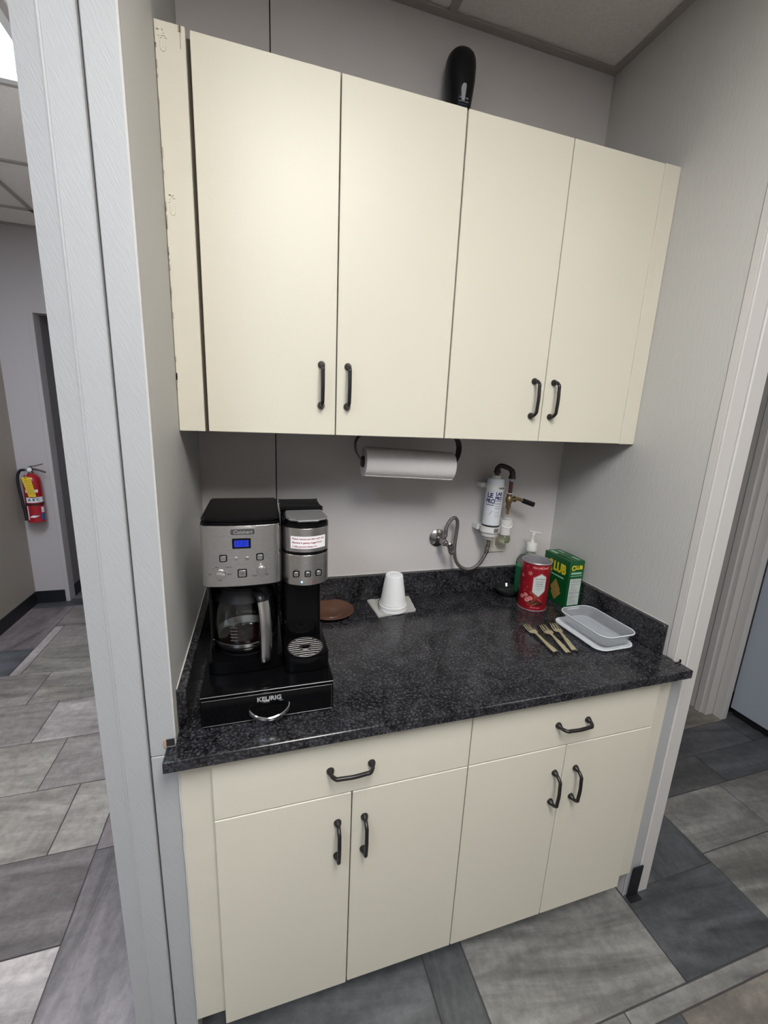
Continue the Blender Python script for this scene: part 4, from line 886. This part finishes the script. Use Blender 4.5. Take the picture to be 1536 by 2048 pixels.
# forks in clear film
def fork(loc, rot, lab, tilt=0):
    t = Thing('plastic_fork', lab, 'fork', loc, rot, 'cream plastic forks in clear wrappers', world=False)
    L = .170  # local: handle end at -y, tines at +y
    b = MB()
    prof = [(-.085, .0068, .0050), (-.083, .0078, .0050), (-.050, .0068, .0052), (-.010, .0048, .0058), (.010, .0038, .0065), (.022, .0042, .0062), (.032, .0110, .0030), (.040, .0128, .0020), (.046, .0128, .0018)]
    g = []
    for y, w, z in prof:
        g.append([b.b.verts.new((x*w, y, z+dz)) for x, dz in ((-1, .0002), (-.55, .0016), (.55, .0016), (1, .0002), (.5, -.0004), (-.5, -.0004))])
    for A, B_ in zip(g, g[1:]):
        for j in range(6): b.b.faces.new((A[j], A[(j+1) % 6], B_[(j+1) % 6], B_[j]))
    b.b.faces.new(g[0]); b.b.faces.new(g[-1][::-1]); bmesh.ops.recalc_face_normals(b.b, faces=b.b.faces)
    t.add('handle', b, 'bone', smooth=True, sharp=50)
    for k in range(4):
        x = -.0108+k*.0072; tn = MB().tube([(x, .045, .0024), (x*.98, .062, .0026), (x*.94, .078, .0045), (x*.92, .085, .0062)], [.0019, .0018, .0015, .0008], 8)
        t.add('tine', tn, 'bone', smooth=True)
    fm = MB(); n = 14; rnd = random.Random(int(rot*100)+5); top_ = []; w = .0205
    for i in range(n+1):
        y = -.094+.194*i/n; row = []
        for j in range(7):
            e = (j-3)/3; hgt = (.0100 if y > .025 else .0088)*(1-abs(e)**2.2)+.0010+rnd.uniform(-.0014, .0022)*(1 if abs(e) < .95 else 0)
            row.append(fm.b.verts.new((e*w*(.70 if y < .02 else .95), y, max(.0010, hgt))))
        top_.append(row)
    for i in range(n):
        for j in range(6): fm.b.faces.new((top_[i][j], top_[i][j+1], top_[i+1][j+1], top_[i+1][j]))
    t.add('wrapper', fm, 'film', smooth=True, label='clear crinkled plastic wrapper')
    return t
def place_fork(hx_, hy_, tx_, ty_, lab):
    cx, cy = (hx_+tx_)/2, (hy_+ty_)/2; rot = math.atan2(-(tx_-hx_), ty_-hy_); return fork((cx, cy, ZT+.0006), rot, lab)
place_fork(1.024, -.492, 1.038, -.322, 'leftmost of the three wrapped cream plastic forks on the counter')
place_fork(1.060, -.505, 1.092, -.338, 'middle wrapped cream plastic fork, between the other two')
place_fork(1.088, -.498, 1.137, -.335, 'wrapped cream plastic fork nearest the food containers')

def container(name, lab, cat, cx, cy, rot, z, L, Wd, h, taper, mt, parts, floor_z=0):
    t = Thing(name, lab, cat, (cx, cy, z), rot, world=False)
    def ring(a, b, r, zz): return [(x, y, zz) for x, y in rrect(-a/2, a/2, -b/2, b/2, r, 6)]
    secs = [ring(Wd-taper*2, L-taper*2, .020, 0), ring(Wd-taper*1.6, L-taper*1.6, .022, .002), ring(Wd-taper*.5, L-taper*.5, .026, h-.004), ring(Wd, L, .028, h-.003), ring(Wd+.012, L+.012, .032, h-.003), ring(Wd+.016, L+.016, .034, h), ring(Wd+.012, L+.012, .032, h+.0022), ring(Wd, L, .028, h+.0012),
            ring(Wd-taper*.5-.003, L-taper*.5-.003, .024, h-.003), ring(Wd-taper*1.6-.003, L-taper*1.6-.003, .020, .0032)]
    mb_ = MB(); g = [[mb_.b.verts.new(p) for p in s] for s in secs]; n = len(g[0])
    for A, B_ in zip(g, g[1:]):
        for i in range(n): mb_.b.faces.new((A[i], A[(i+1) % n], B_[(i+1) % n], B_[i]))
    mb_.b.faces.new(g[0][::-1]); mb_.b.faces.new(g[-1]); bmesh.ops.recalc_face_normals(mb_.b, faces=mb_.b.faces)
    t.add('tray', mb_, mt, smooth=True, sharp=50)
    rm = MB(); s = [(x, y, h+.0015) for x, y in rrect(-(Wd+.012)/2, (Wd+.012)/2, -(L+.012)/2, (L+.012)/2, .032, 6)]; rm.tube(s+[s[0]], .0016, 6, False)
    t.add('rim', rm, 'milky', smooth=True)
    return t
TR = .02
lid = container('container_lid', 'flat milky plastic lid under the clear food container', 'lid', 1.228, -.415, TR, ZT+.0006, .205, .132, .0075, .006, 'milky', None)
lid.add('lid_print', MB().box(-.022, .004, -.1085, -.1045, .0098, .0108), 'greenlight')
con = container('food_container', 'clear rectangular plastic food container resting on its lid', 'food container', 1.234, -.420, TR, ZT+.0115, .198, .122, .038, .010, 'clearplastic', None)

# ================================================================== DISPENSER ON TOP
dp = Thing('wall_dispenser', 'tall black wall dispenser with rounded top above the cabinets', 'dispenser', (.757, -.002, 2.34))
def dsec(z, w, d, r): return [(.757+x*1.0, -.0015-(y), z) for x, y in ((-w/2, 0), (w/2, 0))], w, d
mb_ = MB(); rings = []
for z, w, d in ((2.345, .044, .082), (2.36, .048, .086), (2.42, .056, .092), (2.48, .067, .097), (2.52, .078, .099), (2.555, .086, .100), (2.59, .088, .0985), (2.608, .085, .096), (2.620, .077, .091), (2.628, .062, .084), (2.6325, .040, .073), (2.634, .016, .060)):
    ring = []
    for i in range(36):
        t = i/36; a = 2*PI*t; e = 2.2; cx_, sx_ = math.cos(a), math.sin(a)
        ring.append(mb_.b.verts.new((.7720+w/2*math.copysign(abs(cx_)**(2/e), cx_), -.0525-(d-.052)*math.copysign(abs(sx_)**(2/e), sx_), z)))
    rings.append(ring)
for A, B_ in zip(rings, rings[1:]):
    for i in range(36): mb_.b.faces.new((A[i], A[(i+1) % 36], B_[(i+1) % 36], B_[i]))
mb_.b.faces.new(rings[0][::-1]); mb_.b.faces.new(rings[-1]); bmesh.ops.recalc_face_normals(mb_.b, faces=mb_.b.faces)
dp.add('housing', mb_, 'black_satin', smooth=True)
dp.add('wall_bracket', MB().box(.750, .794, -.020, -.0008, 2.40, 2.58, .003), 'black_matte')
dp.add('viewing_window', MB().prism([(.752, 2.477), (.782, 2.477), (.783, 2.500), (.751, 2.500)], -.0985, -.088, 'y', .001, 1), 'smoke', label='smoked grey window')
dp.add('window_glint', MB().prism([(.7620, 2.488), (.7710, 2.488), (.7735, 2.512), (.7745, 2.527), (.7715, 2.531), (.7645, 2.530), (.7600, 2.524), (.7585, 2.516)], -.1016, -.0985, 'y', .0006, 1), 'pearl', smooth=True, label='pale tapered glint shaped on the window')  # highlight on the window built as a pale raised shape
dp.add('emblem', MB().box(.7555, .7610, -.1016, -.1005, 2.4925, 2.4965).box(.7735, .7825, -.1016, -.1005, 2.4925, 2.4965).box(.7535, .7835, -.1016, -.1005, 2.4845, 2.4865), 'silver_plastic')

# ================================================================== HALLWAY
ex = Thing('fire_extinguisher', 'red fire extinguisher hanging on the hallway wall', 'fire extinguisher', (-1.455, 2.28, .69))
EX, EY = -1.452, 2.286; er = .0555
ex.add('cylinder', MB().lathe([(0, .692), (er-.012, .692), (er, .700), (er, 1.005), (er-.004, 1.030), (.040, 1.050), (.022, 1.062), (.018, 1.068), (0, 1.069)], 40, (EX, EY, 0)), 'ext_red', smooth=True)
ex.add('valve_head', MB().lathe([(.020, 1.068), (.020, 1.078), (.016, 1.080), (.016, 1.105), (.012, 1.112), (0, 1.113)], 20, (EX, EY, 0)).tube([(EX, EY, 1.095), (EX-.035, EY-.005, 1.092)], .009, 10), 'nickel', smooth=True)
ex.add('gauge', MB().lathe([(0, 0), (.014, 0), (.015, .008), (0, .009)], 20, (EX+.004, EY-.016, 1.096), RX), 'white', smooth=True)
ex.add('lever', MB().tube([(EX-.008, EY, 1.116), (EX+.03, EY-.003, 1.121), (EX+.085, EY-.005, 1.137)], [.005, .004, .004], 8), 'nickel', smooth=True)
ex.add('carry_handle', MB().tube([(EX+.010, EY, 1.100), (EX+.05, EY-.003, 1.092), (EX+.098, EY-.005, 1.074)], [.006, .005, .005], 8, True, (.6, 1.4, (0, 1, 0))), 'nickel', smooth=True)
ex.add('lock_ring', MB().tube([(EX-.004+.009*math.cos(a), EY-.014, 1.125+.009*math.sin(a)) for a in [2*PI*i/16 for i in range(17)]], .0016, 6), 'greenlight', smooth=True)
hz = smooth_path([(EX-.030, EY-.006, 1.092), (EX-.058, EY-.010, 1.088), (EX-.078, EY-.010, 1.050), (EX-.082, EY-.012, .985), (EX-.074, EY-.016, .900), (EX-.066, EY-.022, .835), (EX-.062, EY-.024, .815)], 8)
ex.add('hose', MB().tube(hz, .0095, 12), 'black_matte', smooth=True)
ex.add('nozzle', MB().tube([(EX-.062, EY-.024, .822), (EX-.060, EY-.024, .808)], .0125, 12).tube([(EX-.060, EY-.024, .808), (EX-.054, EY-.026, .712)], [.0105, .0125], 12), 'black_matte', smooth=True)
ex.add('strap', MB().lathe([(er+.0006, .830), (er+.0022, .830), (er+.0022, .846), (er+.0006, .846), (er+.0006, .830)], 40, (EX, EY, 0), cap=False).box(EX-.012, EX+.012, EY+er, 2.3545, .825, .850), 'darkprint', smooth=True)
em = lambda du, z: cyl_map(EX, EY, er+.0004, .55+du/er, z)
def wrap(mb_, u0_, u1_, z0_, z1_): return strip(mb_, em(0, 0), u0_, u1_, z0_, z1_, 14)
ex.add('instruction_label', wrap(wrap(wrap(MB(), -.062, .050, .852, .892), -.062, -.004, .930, .952), -.058, .030, .700, .722) if 0 else wrap(wrap(MB(), -.062, .050, .852, .892), -.062, .020, .928, .950), 'label')
tx = MB(); text_bm(tx, 'A B C', .028, em(-.012, .872), ext=.0004, sub=.006, bold=.0008); ex.add('class_symbols', tx, 'ink')
ex.add('lower_mark', poly(MB(), em(0, 0), [(-.050, .745), (-.030, .756), (.012, .750), (-.020, .738), (-.048, .738)], .0004, 2), 'label')
ex.add('blue_label', wrap(MB(), .020, .050, .715, .765), 'blue'); ex.add('white_label', wrap(wrap(MB(), .026, .050, .772, .815), -.066, -.055, .720, .826), 'label')
tg = Thing('inspection_tag', 'yellow inspection tag hanging on the front of the fire extinguisher', 'tag', (EX, EY-.062, .92))
tgm = MB().prism([(EX-.030, 1.047), (EX+.018, 1.047), (EX+.022, 1.042), (EX+.043, .898), (EX-.004, .898), (EX-.010, .93), (EX-.034, 1.040)], EY-.0670, EY-.0655, 'y')
tg.add('card', tgm, 'ext_yellow'); tg.add('eyelet', MB().lathe([(0, 0), (.004, 0), (.004, .001), (0, .001)], 12, (EX-.008, EY-.067, 1.039), RX), 'ink')
tx = MB()
for i in range(9): tx.box(EX-.018+i*.002, EX+.018+i*.002, EY-.0676, EY-.0670, 1.020-i*.0125, 1.022-i*.0125)
tg.add('tag_print', tx, 'brownprint')
tg.add('tie', MB().tube([(EX-.008, EY-.0675, 1.039), (EX-.006, EY-.055, 1.060), (EX-.004, EY-.0225, 1.080)], .0009, 5), 'white')

# ================================================================== REFRIGERATOR
rf = Thing('refrigerator', 'cool white refrigerator at the right edge beyond the door casing', 'refrigerator', (3.05, -.40, 0))
rf.add('cabinet', MB().box(2.740, 3.45, -.700, -.006, .052, 1.76, .004, 2), 'fridge')
rf.add('door', MB().box(2.742, 3.448, -.765, -.706, .060, 1.22, .008, 2), 'fridge'); rf.add('door', MB().box(2.742, 3.448, -.765, -.706, 1.23, 1.76, .008, 2), 'fridge')
rf.add('base_grille', MB().box(2.760, 3.43, -.690, -.02, .012, .0515), 'black_matte')
for p in ((2.775, -.12), (2.775, -.64), (3.41, -.12), (3.41, -.64)): rf.add('foot', MB().lathe([(.014, .0006), (.014, .0118)], 14, (*p, 0)), 'black_matte')
for z0_, z1_ in ((.60, 1.15), (1.30, 1.62)): rf.add('handle', MB().tube(smooth_path([(2.79, -.764, z0_), (2.79, -.80, z0_+.03), (2.79, -.80, z1_-.03), (2.79, -.764, z1_)], 5), .009, 10), 'fridge', smooth=True)

# pieces written together but standing apart become parts of their own
def split_islands(o):
    b = bmesh.new(); b.from_mesh(o.data); b.verts.ensure_lookup_table(); seen = set(); isl = []
    for v in b.verts:
        if v.index in seen: continue
        st = [v]; cur = set()
        while st:
            w = st.pop()
            if w.index in cur: continue
            cur.add(w.index); st += [e.other_vert(w) for e in w.link_edges if e.other_vert(w).index not in cur]
        seen |= cur; isl.append(cur)
    if len(isl) > 1:
        for cur in isl[1:]:
            c = b.copy(); c.verts.ensure_lookup_table()
            bmesh.ops.delete(c, geom=[v for v in c.verts if v.index not in cur], context='VERTS')
            me = o.data.copy(); c.to_mesh(me); c.free()
            n = o.copy(); n.data = me; C.objects.link(n)
        bmesh.ops.delete(b, geom=[v for v in b.verts if v.index not in isl[0]], context='VERTS'); b.to_mesh(o.data)
    b.free()
SPLIT = {'foot', 'instruction_label', 'white_label', 'grille_bar', 'emblem', 'flap_print', 'side_strips', 'mint_print', 'snowflake_print', 'wafer_print', 'cracker_picture',
         'scale_marks', 'cup_symbols', 'edge_highlight', 'slots', 'clip', 'tank', 'reservoir_lid'}
STUFF = {'scuff_marks', 'glue_mark', 'facts_print', 'fine_print', 'mint_stripes', 'tag_print', 'panel_print'}
for o in list(bpy.data.objects):
    if o.type != 'MESH': continue
    nm = o.name.split('.')[0]
    if nm in SPLIT: split_islands(o)
    elif nm in STUFF: o['kind'] = 'stuff'
